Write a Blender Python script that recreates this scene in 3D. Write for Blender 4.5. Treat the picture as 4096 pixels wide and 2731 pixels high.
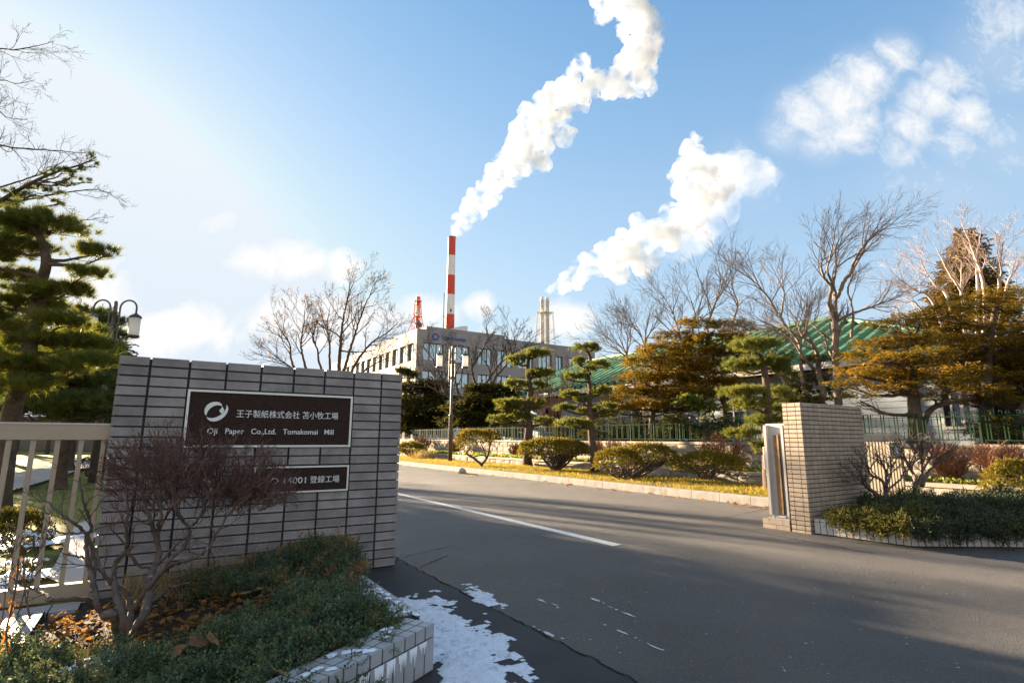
import bpy, math, random
import numpy as np
from mathutils import Vector, Matrix, noise as mnoise

for o in list(bpy.data.objects): bpy.data.objects.remove(o)
scene = bpy.context.scene
COL = scene.collection
PI = math.pi

# ------------------------------------------------------------------ camera
F, TH, RO, CAMH = 2174.5, 0.176785, -0.004635, 1.06     # focal length in photo pixels, pitch, roll, height
cd = bpy.data.cameras.new("camera")
cd.sensor_width = 36.0
cd.lens = F / 4096 * 36
cd.clip_start, cd.clip_end = 0.05, 20000
cam = bpy.data.objects.new("camera", cd); COL.objects.link(cam)
_c, _s = math.cos(TH), math.sin(TH); _cr, _sr = math.cos(RO), math.sin(RO)
_up = Vector((0, -_s, _c)); _x = Vector((1, 0, 0))
_right = _x * _cr - _up * _sr
_upv = _x * _sr + _up * _cr
_back = -Vector((0, _c, _s))
cam.matrix_world = Matrix(((_right.x, _upv.x, _back.x, 0), (_right.y, _upv.y, _back.y, 0), (_right.z, _upv.z, _back.z, CAMH), (0, 0, 0, 1)))
scene.camera = cam

# ------------------------------------------------------------------ sun, sky, exposure
SUN_AZ, SUN_EL = math.radians(-48), math.radians(11.5)
SUN_STRENGTH, SKY_STRENGTH, EXPOSURE = 5.0, 0.05, 2.75
scene.view_settings.view_transform = 'Standard'
scene.view_settings.look = 'None'
scene.view_settings.exposure = EXPOSURE
scene.view_settings.gamma = 1
scene.view_settings.use_curve_mapping = False
sd = bpy.data.lights.new("sun", 'SUN'); sd.energy = SUN_STRENGTH; sd.angle = math.radians(0.45); sd.color = (1, 0.77, 0.52)
sun = bpy.data.objects.new("sun", sd); COL.objects.link(sun)
SUNV = Vector((math.sin(SUN_AZ) * math.cos(SUN_EL), math.cos(SUN_AZ) * math.cos(SUN_EL), math.sin(SUN_EL)))
sun.rotation_euler = SUNV.to_track_quat('Z', 'Y').to_euler()
sun.location = SUNV * 50

world = bpy.data.worlds.new("World"); scene.world = world
world.use_nodes = True
wt = world.node_tree; wt.nodes.clear()
def wn(t, **k):
    n = wt.nodes.new(t)
    for a, b in k.items(): setattr(n, a, b)
    return n
def wmath(op, a, b=None, c=None, clamp=False):
    n = wn('ShaderNodeMath', operation=op, use_clamp=clamp)
    for i, v in enumerate((a, b, c)):
        if v is None: continue
        if isinstance(v, (int, float)): n.inputs[i].default_value = v
        else: wt.links.new(v, n.inputs[i])
    return n.outputs[0]
sky = wn('ShaderNodeTexSky', sky_type='NISHITA', sun_disc=False)
sky.sun_elevation = SUN_EL; sky.sun_rotation = SUN_AZ
sky.air_density, sky.dust_density, sky.ozone_density, sky.altitude = 1.0, 1.2, 2.0, 0
bg = wn('ShaderNodeBackground'); bg.inputs['Strength'].default_value = SKY_STRENGTH
wo = wn('ShaderNodeOutputWorld'); wt.links.new(bg.outputs[0], wo.inputs[0])
# clouds of the sky: soft banks placed by compass direction (u = x/y, v = z/y of the viewing direction)
tc = wn('ShaderNodeTexCoord'); sep = wn('ShaderNodeSeparateXYZ'); wt.links.new(tc.outputs['Generated'], sep.inputs[0])
yy = wmath('MAXIMUM', sep.outputs[1], 0.05)
cu, cv = wmath('DIVIDE', sep.outputs[0], yy), wmath('DIVIDE', sep.outputs[2], yy)
cxyz = wn('ShaderNodeCombineXYZ'); wt.links.new(cu, cxyz.inputs[0]); wt.links.new(cv, cxyz.inputs[1])
def wnoise(scale, detail, rough, dist=0.0, off=0.0):
    n = wn('ShaderNodeTexNoise'); n.inputs['Scale'].default_value = scale; n.inputs['Detail'].default_value = detail
    n.inputs['Roughness'].default_value = rough; n.inputs['Distortion'].default_value = dist
    mp = wn('ShaderNodeMapping'); mp.inputs['Location'].default_value = (off, off * .7, off * .3); mp.inputs['Rotation'].default_value = (0, 0, -.6)
    wt.links.new(cxyz.outputs[0], mp.inputs[0]); wt.links.new(mp.outputs[0], n.inputs[0]); return n.outputs[0]
def ray_uv(px, py):
    a, b = (px - 2048) / F, (1365.5 - py) / F
    u = a * _cr + b * _sr; v = -a * _sr + b * _cr
    return u, _c - v * _s, _s + v * _c
def blob(px, py, rx, ry, amp):
    u, y, z = ray_uv(px, py); cu0, cv0 = u / y, z / y
    dx = wmath('MULTIPLY', wmath('SUBTRACT', cu, cu0), 2180 / rx); dy = wmath('MULTIPLY', wmath('SUBTRACT', cv, cv0), 2180 / ry)
    d2 = wmath('ADD', wmath('MULTIPLY', dx, dx), wmath('MULTIPLY', dy, dy))
    return wmath('MULTIPLY', wmath('POWER', wmath('SUBTRACT', 1.0, wmath('MULTIPLY', d2, .7), clamp=True), 1.6), amp)
def total(bl):
    t = bl[0]
    for b in bl[1:]: t = wmath('MAXIMUM', t, b)
    return t
# banks low on the left and behind the stacks (photo pixels: centre x, y, half width, half height, weight)
bank = total([blob(1180, 1040, 330, 130, 1.0), blob(1020, 1030, 190, 120, .9), blob(1350, 1080, 190, 100, .8), blob(900, 900, 160, 80, .55),
              blob(1250, 1280, 450, 160, 1.0), blob(700, 1330, 420, 170, 1.0), blob(1700, 1260, 330, 120, .85), blob(1910, 1230, 120, 110, .9),
              blob(2270, 1290, 190, 130, 1.0), blob(2120, 1340, 420, 130, .8), blob(350, 1200, 420, 220, .9), blob(2700, 1420, 500, 110, .35)])
n1 = wnoise(9, 7, .58, .4)
m1 = wmath('MULTIPLY', wmath('ADD', wmath('SUBTRACT', bank, .42), wmath('MULTIPLY', wmath('SUBTRACT', n1, .5), 1.9)), 2.6, clamp=True)
# the drifted steam high on the right
drift = total([blob(3134, 539, 143, 140, 0.95), blob(3221, 456, 210, 190, 1.00), blob(3343, 397, 229, 200, 1.00), blob(3465, 299, 210, 190, 1.00), blob(3587, 212, 172, 150, 0.95), blob(3282, 565, 191, 150, 0.90), blob(3413, 522, 229, 180, 0.85), blob(3596, 600, 134, 150, 0.90), blob(3643, 505, 172, 170, 0.95), blob(3709, 404, 191, 180, 0.95), blob(3782, 299, 181, 170, 0.90), blob(3887, 466, 162, 150, 0.90), blob(3822, 574, 191, 160, 0.75), blob(4005, 226, 383, 340, 0.72), blob(4057, 69, 344, 280, 0.70), blob(3744, 748, 498, 260, 0.55), blob(2960, 696, 268, 240, 0.55), blob(4005, 574, 325, 300, 0.60)])
n2 = wmath('ADD', wmath('MULTIPLY', wnoise(7, 10, .66, .5, 3.1), .62), wmath('MULTIPLY', wnoise(22, 8, .66, .9, 5.7), .38))
m2 = wmath('MULTIPLY', wmath('ADD', wmath('SUBTRACT', drift, .47), wmath('MULTIPLY', wmath('SUBTRACT', n2, .5), 2.5)), 1.45, clamp=True)
veil = wmath('MULTIPLY', wmath('MULTIPLY', drift, drift), .42)
m2 = wmath('MAXIMUM', m2, veil)
cm = wmath('MAXIMUM', m1, wmath('MULTIPLY', m2, .93))
cm = wmath('MULTIPLY', cm, wmath('GREATER_THAN', sep.outputs[1], 0.06))
# the clear sky: the physical sky with its range compressed per channel, paler towards the horizon
KX = SKY_STRENGTH * 2 ** EXPOSURE
sp = wn('ShaderNodeSeparateColor'); wt.links.new(sky.outputs[0], sp.inputs[0]); cmb = wn('ShaderNodeCombineColor')
for i, (ga, am) in enumerate(((.78, .74), (.59, .85), (.42, .99))):
    wt.links.new(wmath('MULTIPLY', wmath('POWER', wmath('MULTIPLY', wmath('MAXIMUM', sp.outputs[1], sp.outputs[2]) if i == 2 else sp.outputs[i], .249), ga), am / KX), cmb.inputs[i])
hz = wmath('MULTIPLY', wmath('POWER', wmath('SUBTRACT', 1.0, wmath('DIVIDE', sep.outputs[2], .72), clamp=True), 1.3), .82)
hmix = wn('ShaderNodeMix', data_type='RGBA'); wt.links.new(hz, hmix.inputs[0]); cap = wn('ShaderNodeVectorMath', operation='MINIMUM'); cap.inputs[1].default_value = (.90 / KX, .94 / KX, .99 / KX); wt.links.new(cmb.outputs[0], cap.inputs[0]); wt.links.new(cap.outputs[0], hmix.inputs[6]); hmix.inputs[7].default_value = (.70 / KX, .83 / KX, .96 / KX, 1)
# added, unseen brightening of the sky behind the camera, lifting the shaded faces
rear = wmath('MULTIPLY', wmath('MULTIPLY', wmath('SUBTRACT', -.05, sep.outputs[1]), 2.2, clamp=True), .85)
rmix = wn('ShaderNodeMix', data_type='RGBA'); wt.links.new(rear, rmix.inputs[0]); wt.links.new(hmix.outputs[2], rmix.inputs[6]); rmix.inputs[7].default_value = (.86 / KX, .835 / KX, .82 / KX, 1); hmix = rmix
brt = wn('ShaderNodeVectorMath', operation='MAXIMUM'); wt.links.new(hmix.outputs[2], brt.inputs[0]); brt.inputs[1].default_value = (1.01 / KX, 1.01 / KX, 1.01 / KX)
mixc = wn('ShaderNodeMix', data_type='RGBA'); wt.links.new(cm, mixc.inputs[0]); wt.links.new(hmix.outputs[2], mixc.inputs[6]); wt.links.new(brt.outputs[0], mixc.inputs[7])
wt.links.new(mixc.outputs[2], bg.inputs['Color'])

scene.cycles.max_bounces = 12
scene.cycles.volume_bounces = 10
scene.cycles.transparent_max_bounces = 16
scene.cycles.use_denoising = True

# ------------------------------------------------------------------ frames and helpers
E1 = np.array([0.84183, 0.53974, 0.0]); E2 = np.array([-0.53974, 0.84183, 0.0]); EZ = np.array([0, 0, 1.0])
def W(a, b, z=0.0): return E1 * a + E2 * b + EZ * z          # gate frame: a across the road, b along it
def G(px, py, z=0.0):                                        # the point of height z seen at a photo pixel
    u, y, w = ray_uv(px, py); t = (z - CAMH) / w
    return np.array([u * t, y * t, z])
def D(px, py, Y):                                            # the point at distance Y seen at a photo pixel
    u, y, w = ray_uv(px, py); t = Y / y
    return np.array([u * t, Y, CAMH + w * t])
def A(px, py, a):                                            # the point on the plane a = const of the gate frame
    r = np.array(ray_uv(px, py)); t = a / (r @ E1)
    return r * t + np.array([0, 0, CAMH])

BASE = {}
def tag(o, label=None, cat=None, group=None, kind=None):
    if label: o['label'] = label
    if cat: o['category'] = cat
    if group: o['group'] = group
    if kind: o['kind'] = kind
    return o
def thing(name, label, cat, base, group=None):
    o = bpy.data.objects.new(name, None); COL.objects.link(o)
    o.location = tuple(base); BASE[o.name] = np.array(base, float); o.empty_display_size = .2
    return tag(o, label, cat, group, 'thing')

class MB:
    def __init__(s): s.v = []; s.f = []; s.m = []; s.n = 0
    def add(s, v, f, mi=0):
        v = np.asarray(v, float).reshape(-1, 3)
        if isinstance(f, np.ndarray): fs = [f]
        else:
            d = {}
            for q in f: d.setdefault(len(q), []).append(q)
            fs = [np.array(x) for x in d.values()]
        for q in fs:
            if len(q) == 0: continue
            s.f.append(q + s.n); s.m.append(np.full(len(q), mi))
        s.v.append(v); s.n += len(v); return s
    def build(s, name, mats, parent=None, base=None, smooth=False):
        if not isinstance(mats, (list, tuple)): mats = [mats]
        V = np.concatenate(s.v)
        if parent is not None: b = BASE[parent.name]
        elif base is None: b = np.array([*((V.min(0) + V.max(0)) / 2)[:2], V[:, 2].min()])
        else: b = np.array(base, float)
        me = bpy.data.meshes.new(name)
        me.vertices.add(len(V)); me.vertices.foreach_set('co', (V - b).astype('f4').ravel())
        loops = np.concatenate([q.ravel() for q in s.f]).astype('i4')
        tot = np.concatenate([np.full(len(q), q.shape[1]) for q in s.f]).astype('i4')
        start = np.concatenate([[0], np.cumsum(tot)[:-1]]).astype('i4')
        me.loops.add(len(loops)); me.loops.foreach_set('vertex_index', loops)
        me.polygons.add(len(tot)); me.polygons.foreach_set('loop_start', start)
        me.polygons.foreach_set('material_index', np.concatenate(s.m).astype('i4'))
        me.polygons.foreach_set('use_smooth', np.full(len(tot), bool(smooth)))
        for m in mats: me.materials.append(m)
        me.update(calc_edges=True); me.validate()
        o = bpy.data.objects.new(name, me); COL.objects.link(o)
        if parent is not None: o.parent = parent
        else: o.location = tuple(b)
        BASE[o.name] = b
        return o
    # shapes
    def box8(s, p, mi=0):      # p: 8 corners, bottom 4 then top 4 (counter-clockwise from above)
        return s.add(p, np.array([[0, 3, 2, 1], [4, 5, 6, 7], [0, 1, 5, 4], [1, 2, 6, 5], [2, 3, 7, 6], [3, 0, 4, 7]]), mi)
    def gbox(s, a0, a1, b0, b1, z0, z1, mi=0):
        return s.box8([W(a0, b0, z0), W(a1, b0, z0), W(a1, b1, z0), W(a0, b1, z0), W(a0, b0, z1), W(a1, b0, z1), W(a1, b1, z1), W(a0, b1, z1)], mi)
    def wbox(s, x0, x1, y0, y1, z0, z1, mi=0):
        return s.box8([(x0, y0, z0), (x1, y0, z0), (x1, y1, z0), (x0, y1, z0), (x0, y0, z1), (x1, y0, z1), (x1, y1, z1), (x0, y1, z1)], mi)
    def bar(s, p, q, w, d, side=None, mi=0):   # square bar from p to q
        p, q = np.array(p, float), np.array(q, float); t = q - p; t /= np.linalg.norm(t)
        r = np.array(side if side is not None else ([0, 0, 1] if abs(t[2]) < .9 else [1, 0, 0]), float)
        n = r - t * (r @ t); n /= np.linalg.norm(n); b = np.cross(t, n)
        c = [(-1, -1), (1, -1), (1, 1), (-1, 1)]
        return s.box8([p + n * w / 2 * x + b * d / 2 * y for x, y in c] + [q + n * w / 2 * x + b * d / 2 * y for x, y in c], mi)
    def tube(s, pts, rad, n=8, cap=True, mi=0):
        P = np.array(pts, float); k = len(P); R = np.broadcast_to(np.asarray(rad, float), (k,))
        T = np.gradient(P, axis=0); T /= np.linalg.norm(T, axis=1)[:, None] + 1e-12
        m = np.abs(T.mean(0)); ref = np.eye(3)[int(np.argmin(m))]
        N = np.cross(T, ref); N /= np.linalg.norm(N, axis=1)[:, None] + 1e-12; B = np.cross(T, N)
        a = np.arange(n) * 2 * PI / n
        V = P[:, None] + R[:, None, None] * (np.cos(a)[None, :, None] * N[:, None] + np.sin(a)[None, :, None] * B[:, None])
        i = np.arange(k - 1)[:, None] * n; j = np.arange(n)[None]; j2 = (j + 1) % n
        f = np.stack([i + j, i + j2, i + n + j2, i + n + j], -1).reshape(-1, 4)
        s.add(V.reshape(-1, 3), f, mi)
        if cap: s.f += [np.array([list(range(n))[::-1]]) + s.n - k * n, np.array([list(range(n))]) + s.n - n]; s.m += [np.array([mi])] * 2
        return s
    def tubes(s, PL, RL, n, mi=0):              # many polylines of equal point count
        P = np.array(PL, float); R = np.array(RL, float); N0, k, _ = P.shape
        T = np.gradient(P, axis=1); T /= np.linalg.norm(T, axis=2)[..., None] + 1e-12
        ref = np.eye(3)[np.argmin(np.abs(T.mean(1)), axis=1)][:, None, :]
        N = np.cross(T, np.broadcast_to(ref, T.shape)); N /= np.linalg.norm(N, axis=2)[..., None] + 1e-12; B = np.cross(T, N)
        a = np.arange(n) * 2 * PI / n
        V = P[:, :, None] + R[:, :, None, None] * (np.cos(a)[:, None] * N[:, :, None] + np.sin(a)[:, None] * B[:, :, None])
        o = np.arange(N0)[:, None, None] * k * n; i = np.arange(k - 1)[None, :, None] * n; j = np.arange(n)[None, None]; j2 = (j + 1) % n
        f = np.stack([o + i + j, o + i + j2, o + i + n + j2, o + i + n + j], -1).reshape(-1, 4)
        return s.add(V.reshape(-1, 3), f, mi)
    def lathe(s, prof, base, n=24, mi=0):       # profile of (radius, height)
        P = np.array(prof, float); b = np.array(base, float); k = len(P); a = np.arange(n) * 2 * PI / n
        V = np.stack([P[:, 0:1] * np.cos(a), P[:, 0:1] * np.sin(a), np.broadcast_to(P[:, 1:2], (k, n))], -1) + b
        i = np.arange(k - 1)[:, None] * n; j = np.arange(n)[None]; j2 = (j + 1) % n
        return s.add(V.reshape(-1, 3), np.stack([i + j, i + j2, i + n + j2, i + n + j], -1).reshape(-1, 4), mi)
    def extrude(s, prof, p0, p1, out, mi=0, up=EZ):       # closed profile of (outward, up) swept from p0 to p1
        p0, p1, out = np.array(p0, float), np.array(p1, float), np.array(out, float); k = len(prof)
        a = [p0 + out * u + up * w for u, w in prof]; b = [p1 + out * u + up * w for u, w in prof]
        f = [[i, (i + 1) % k, k + (i + 1) % k, k + i] for i in range(k)] + [list(range(k))[::-1], list(range(k, 2 * k))]
        return s.add(a + b, f, mi)
    def sheet(s, pts, z, mi=0):
        return s.add([(p[0], p[1], z) for p in pts], [list(range(len(pts)))], mi)

def norm(v): return v / (np.linalg.norm(v) + 1e-12)

# ------------------------------------------------------------------ materials
def M(name, col, rough=.75, var=.2, scale=6.0, bump=0.0, bscale=80.0, col2=None, spec=.3, metal=0.0, detail=5, spots=None, island=0.0, trans=None, tint=(1.5, 1.35, .8), bdist=.01):
    m = bpy.data.materials.new(name); m.use_nodes = True; t = m.node_tree; p = t.nodes['Principled BSDF']; L = t.links.new
    tcn = t.nodes.new('ShaderNodeTexCoord')
    def nz(sc, det=detail, ro=.6):
        n = t.nodes.new('ShaderNodeTexNoise'); n.inputs['Scale'].default_value = sc; n.inputs['Detail'].default_value = det; n.inputs['Roughness'].default_value = ro
        L(tcn.outputs['Object'], n.inputs['Vector']); return n.outputs[0]
    r = t.nodes.new('ShaderNodeValToRGB'); L(nz(scale), r.inputs[0])
    c2 = col2 if col2 else tuple(min(1, x * (1 + var)) for x in col)
    c1 = col if col2 else tuple(x * (1 - var) for x in col)
    r.color_ramp.elements[0].position, r.color_ramp.elements[1].position = .33, .67
    r.color_ramp.elements[0].color, r.color_ramp.elements[1].color = (*c1, 1), (*c2, 1)
    out = r.outputs[0]
    if spots:                                  # (scale, threshold, colour, sharpness)
        for sc, th, c, sh in spots:
            mr = t.nodes.new('ShaderNodeMapRange'); L(nz(sc, 6, .65), mr.inputs[0]); mr.inputs[1].default_value = th; mr.inputs[2].default_value = th + sh
            mx = t.nodes.new('ShaderNodeMix'); mx.data_type = 'RGBA'; L(mr.outputs[0], mx.inputs[0]); L(out, mx.inputs[6]); mx.inputs[7].default_value = (*c, 1); out = mx.outputs[2]
    if island:
        g = t.nodes.new('ShaderNodeNewGeometry'); mr = t.nodes.new('ShaderNodeMapRange'); L(g.outputs['Random Per Island'], mr.inputs[0])
        mr.inputs[3].default_value, mr.inputs[4].default_value = 1 - island, 1 + island
        mx = t.nodes.new('ShaderNodeMix'); mx.data_type = 'RGBA'; mx.blend_type = 'MULTIPLY'; mx.inputs[0].default_value = 1; L(out, mx.inputs[6]); L(mr.outputs[0], mx.inputs[7]); out = mx.outputs[2]
    L(out, p.inputs['Base Color'])
    p.inputs['Roughness'].default_value = rough; p.inputs['Metallic'].default_value = metal; p.inputs['Specular IOR Level'].default_value = spec
    if bump:
        b = t.nodes.new('ShaderNodeBump'); b.inputs['Strength'].default_value = bump; b.inputs['Distance'].default_value = bdist
        L(nz(bscale, 4), b.inputs['Height']); L(b.outputs[0], p.inputs['Normal'])
    if trans:                                   # thin leaves: part of the light goes through
        tr = t.nodes.new('ShaderNodeBsdfTranslucent'); ms = t.nodes.new('ShaderNodeMixShader'); ms.inputs[0].default_value = trans
        hs = t.nodes.new('ShaderNodeMix'); hs.data_type = 'RGBA'; hs.blend_type = 'MULTIPLY'; hs.inputs[0].default_value = 1; L(out, hs.inputs[6]); hs.inputs[7].default_value = (*tint, 1)
        L(hs.outputs[2], tr.inputs[0]); L(p.outputs[0], ms.inputs[1]); L(tr.outputs[0], ms.inputs[2])
        L(ms.outputs[0], t.nodes['Material Output'].inputs['Surface'])
    return m

MT = dict(
    asphalt=M('asphalt', (.102, .097, .093), .52, .22, .9, 1.0, 110, bdist=.03, spec=.5, spots=[(.45, .5, (.118, .111, .105), .15), (22, .54, (.126, .120, .114), .2), (6, .6, (.078, .074, .072), .2), (62, .58, (.23, .215, .20), .05), (70, .61, (.035, .033, .032), .05), (2.2, .58, (.08, .077, .075), .2)]),
    pave=M('pavement_asphalt', (.05, .049, .05), .7, .25, 1.5, .8, 170, spots=[(120, .62, (.1, .1, .1), .08)]),
    crack=M('crack', (.012, .012, .012), .95, .3, 30),
    line=M('road_paint', (.62, .62, .6), .7, .12, 14, .4, 150, spots=[(45, .60, (.12, .12, .12), .06)]),
    wornpaint=M('worn_paint', (.6, .6, .58), .7, .2, 25, .4, 120),
    kerb=M('kerb_concrete', (.26, .245, .225), .85, .2, 5, .5, 90, spots=[(9, .6, (.18, .17, .155), .15)]),
    earth=M('earth', (.10, .075, .05), .95, .3, 3, .8, 40),
    soil=M('soil', (.045, .033, .024), .95, .35, 12, 1.0, 60),
    verge=M('verge_turf', (.26, .19, .045), .95, .3, 2.0, 1.0, 60, col2=(.16, .15, .035)),
    lawn=M('lawn_turf', (.26, .23, .05), .95, .3, .9, 1.0, 50, col2=(.11, .13, .03)),
    terrace=M('terrace_soil', (.12, .11, .06), .95, .3, 3, 1.0, 50),
    concrete=M('path_concrete', (.46, .42, .37), .85, .12, 2, .4, 80),
    tile=M('grey_brown_tile', (.28, .262, .258), .6, .2, 7, .6, 110, island=.2, spec=.35, spots=[(2.2, .6, (.215, .20, .195), .25), (60, .62, (.18, .165, .16), .1)]),
    joint=M('dark_joint', (.04, .042, .046), .9, .2, 20),
    buff=M('buff_tile', (.36, .295, .23), .65, .12, 6, .5, 110, island=.1, spec=.35),
    buffjoint=M('buff_joint', (.09, .075, .06), .9, .2, 20),
    whitetile=M('pale_tile', (.58, .55, .52), .42, .07, 5, .15, 60, island=.06, spec=.5),
    greytile=M('grey_tile', (.36, .37, .38), .4, .1, 6, .15, 60, island=.06, spec=.5, spots=[(7, .64, (.25, .24, .23), .12)]),
    tjoint=M('tile_joint', (.05, .047, .045), .9, .2, 20),
    plate=M('dark_granite', (.034, .020, .017), .6, .3, 40, 0, spots=[(200, .58, (.075, .05, .042), .05)], spec=.12),
    steel=M('brushed_steel', (.72, .73, .70), .4, .06, 20, metal=.4),
    letter=M('steel_lettering', (.78, .82, .81), .45, .05, 20),
    bronze=M('bronze_aluminium', (.40, .335, .25), .5, .06, 3, spec=.4),
    alu=M('pale_aluminium', (.50, .48, .45), .4, .06, 3, metal=.2, spec=.5),
    rubber=M('rubber', (.03, .03, .03), .7),
    wood=M('wood_plank', (.3, .17, .08), .7, .3, 12),
    snow=M('snow', (.70, .75, .82), .5, .08, 8, .9, 60, spots=[(20, .54, (.40, .43, .48), .14), (60, .6, (.25, .26, .28), .08)]),
    ice=M('ice', (.78, .84, .9), .3, .06, 20, .4, 90),
    bark=M('pine_bark', (.085, .06, .045), .95, .35, 9, 1.0, 24),
    barkgrey=M('grey_bark', (.20, .155, .125), .9, .25, 7, .8, 30),
    barkdark=M('dark_bark', (.095, .07, .055), .9, .3, 7, .8, 30),
    barkpale=M('pale_bark', (.46, .36, .31), .85, .2, 5, .6, 30),
    barkshrub=M('shrub_bark', (.115, .092, .08), .85, .35, 12, .8, 60, spots=[(18, .6, (.3, .27, .25), .1)]),
    twigred=M('reddish_twigs', (.25, .125, .07), .8, .35, 6, island=.3),
    twigdark=M('dark_twigs', (.115, .066, .052), .85, .3, 6),
    needle=M('pine_needles', (.085, .115, .022), .5, .3, 3, col2=(.16, .165, .03), island=.42, trans=.45, spec=.3),
    needledark=M('dark_pine_needles', (.055, .085, .028), .5, .3, 3, col2=(.11, .13, .034), island=.42, trans=.45, spec=.3),
    yew=M('bronzed_yew', (.085, .085, .012), .6, .3, 1.5, col2=(.26, .155, .014), island=.45, trans=.35, spec=.2),
    yewdark=M('dark_yew', (.05, .052, .012), .6, .3, 2, col2=(.09, .08, .016), island=.35, trans=.3, spec=.2),
    bush=M('clipped_bush', (.13, .125, .016), .6, .3, 3, col2=(.21, .155, .02), island=.35, trans=.3, spec=.2),
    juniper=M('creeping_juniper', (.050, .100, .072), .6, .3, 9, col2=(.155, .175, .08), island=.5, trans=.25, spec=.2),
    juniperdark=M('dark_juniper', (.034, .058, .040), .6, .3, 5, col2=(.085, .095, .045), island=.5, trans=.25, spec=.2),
    juniperlit=M('sunlit_juniper', (.15, .135, .035), .6, .3, 5, col2=(.10, .11, .035), island=.35, trans=.3, spec=.2),  # yellower copy of the juniper, sunlight put into its colour
    spruce=M('bronzed_spruce', (.17, .10, .03), .7, .3, 1, col2=(.10, .085, .024), island=.35, trans=.25, spec=.2),
    grassdry=M('dry_grass', (.34, .25, .055), .8, .3, 2, col2=(.20, .19, .04), island=.35, trans=.45, spec=.1),
    grassgreen=M('green_grass', (.24, .22, .045), .8, .3, 1.2, col2=(.12, .16, .03), island=.35, trans=.45, spec=.1),
    straw=M('straw', (.33, .25, .13), .8, .3, 20, island=.3, trans=.3),
    litter=M('leaf_litter', (.20, .10, .035), .75, .3, 6, col2=(.32, .19, .06), island=.5, trans=.3, spec=.2),
    brownleaf=M('brown_leaf', (.27, .15, .075), .7, .3, 9, island=.35, trans=.25, spec=.2),
    orangeleaf=M('orange_leaf', (.30, .12, .035), .7, .3, 9, col2=(.33, .2, .09), island=.3, trans=.35, spec=.2),
    ivy=M('ground_cover', (.26, .27, .06), .5, .3, 3, col2=(.16, .22, .05), island=.4, trans=.3, spec=.3),
    stone=M('split_stone', (.36, .31, .245), .9, .2, 2.5, .9, 30, island=.16, spots=[(5, .62, (.2, .18, .15), .2)]),
    coping=M('stone_coping', (.40, .33, .26), .85, .15, 3, .5, 40, island=.08),
    fence=M('green_iron', (.016, .046, .020), .75, .25, 8, spec=.12),
    lampmetal=M('grey_lamp_metal', (.115, .105, .10), .42, .12, 4, metal=.4, spec=.5),
    lampcap=M('dark_lamp_cap', (.06, .06, .065), .4, .1, 4, metal=.4),
    lampglass=M('opal_glass', (.86, .85, .82), .25, .03, 4, spec=.5, trans=.45, tint=(1, 1, 1)),
    office=M('pale_concrete', (.33, .315, .295), .85, .08, .35, .3, 8, spots=[(1.1, .62, (.27, .26, .245), .2)]),
    officetrim=M('roof_trim', (.30, .29, .28), .8, .1, 1),
    frame=M('dark_window_frame', (.07, .06, .055), .5, .1, 2),
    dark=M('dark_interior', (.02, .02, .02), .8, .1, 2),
    siding=M('pale_blue_siding', (.31, .37, .42), .7, .08, 1.2, .2, 30, spots=[(3, .64, (.27, .32, .36), .2)]),
    sidejoint=M('siding_shadow_gap', (.10, .11, .12), .9),
    trim=M('white_trim', (.70, .69, .66), .6, .06, 2),
    roof=M('green_sheet_roof', (.15, .28, .165), .6, .25, 1.2, col2=(.075, .20, .12), spots=[(1.6, .63, (.40, .44, .30), .14)], spec=.3),
    red=M('red_paint', (.62, .075, .035), .55, .08, .2, spots=[(.5, .66, (.5, .08, .05), .2)]),
    white=M('white_paint', (.78, .78, .77), .55, .05, .2, spots=[(.7, .66, (.66, .64, .6), .2)]),
    rust=M('rusty_white_paint', (.80, .78, .72), .6, .08, .4, spots=[(.8, .58, (.36, .2, .11), .1)]),
    blue=M('blue_lettering', (.03, .12, .42), .5, .05, 3),
    yellow=M('hazard_yellow', (.75, .62, .03), .5, .05, 9),
    black=M('hazard_black', (.02, .02, .02), .5, .05, 9),
    signwhite=M('sign_white', (.72, .72, .74), .5, .04, 9),
)
def glassmat(name, col, rough=.05):
    m = bpy.data.materials.new(name); m.use_nodes = True; t = m.node_tree; p = t.nodes['Principled BSDF']
    tcn = t.nodes.new('ShaderNodeTexCoord'); n = t.nodes.new('ShaderNodeTexNoise'); n.inputs['Scale'].default_value = .6
    t.links.new(tcn.outputs['Object'], n.inputs['Vector']); b = t.nodes.new('ShaderNodeBump'); b.inputs['Strength'].default_value = .05
    t.links.new(n.outputs[0], b.inputs['Height']); t.links.new(b.outputs[0], p.inputs['Normal'])
    p.inputs['Base Color'].default_value = (*col, 1); p.inputs['Roughness'].default_value = rough; p.inputs['Specular IOR Level'].default_value = .9; p.inputs['Metallic'].default_value = .55
    return m
MT['glass'] = glassmat('window_glass', (.42, .55, .62))
MT['glassdark'] = glassmat('dark_window_glass', (.05, .06, .07))
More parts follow.
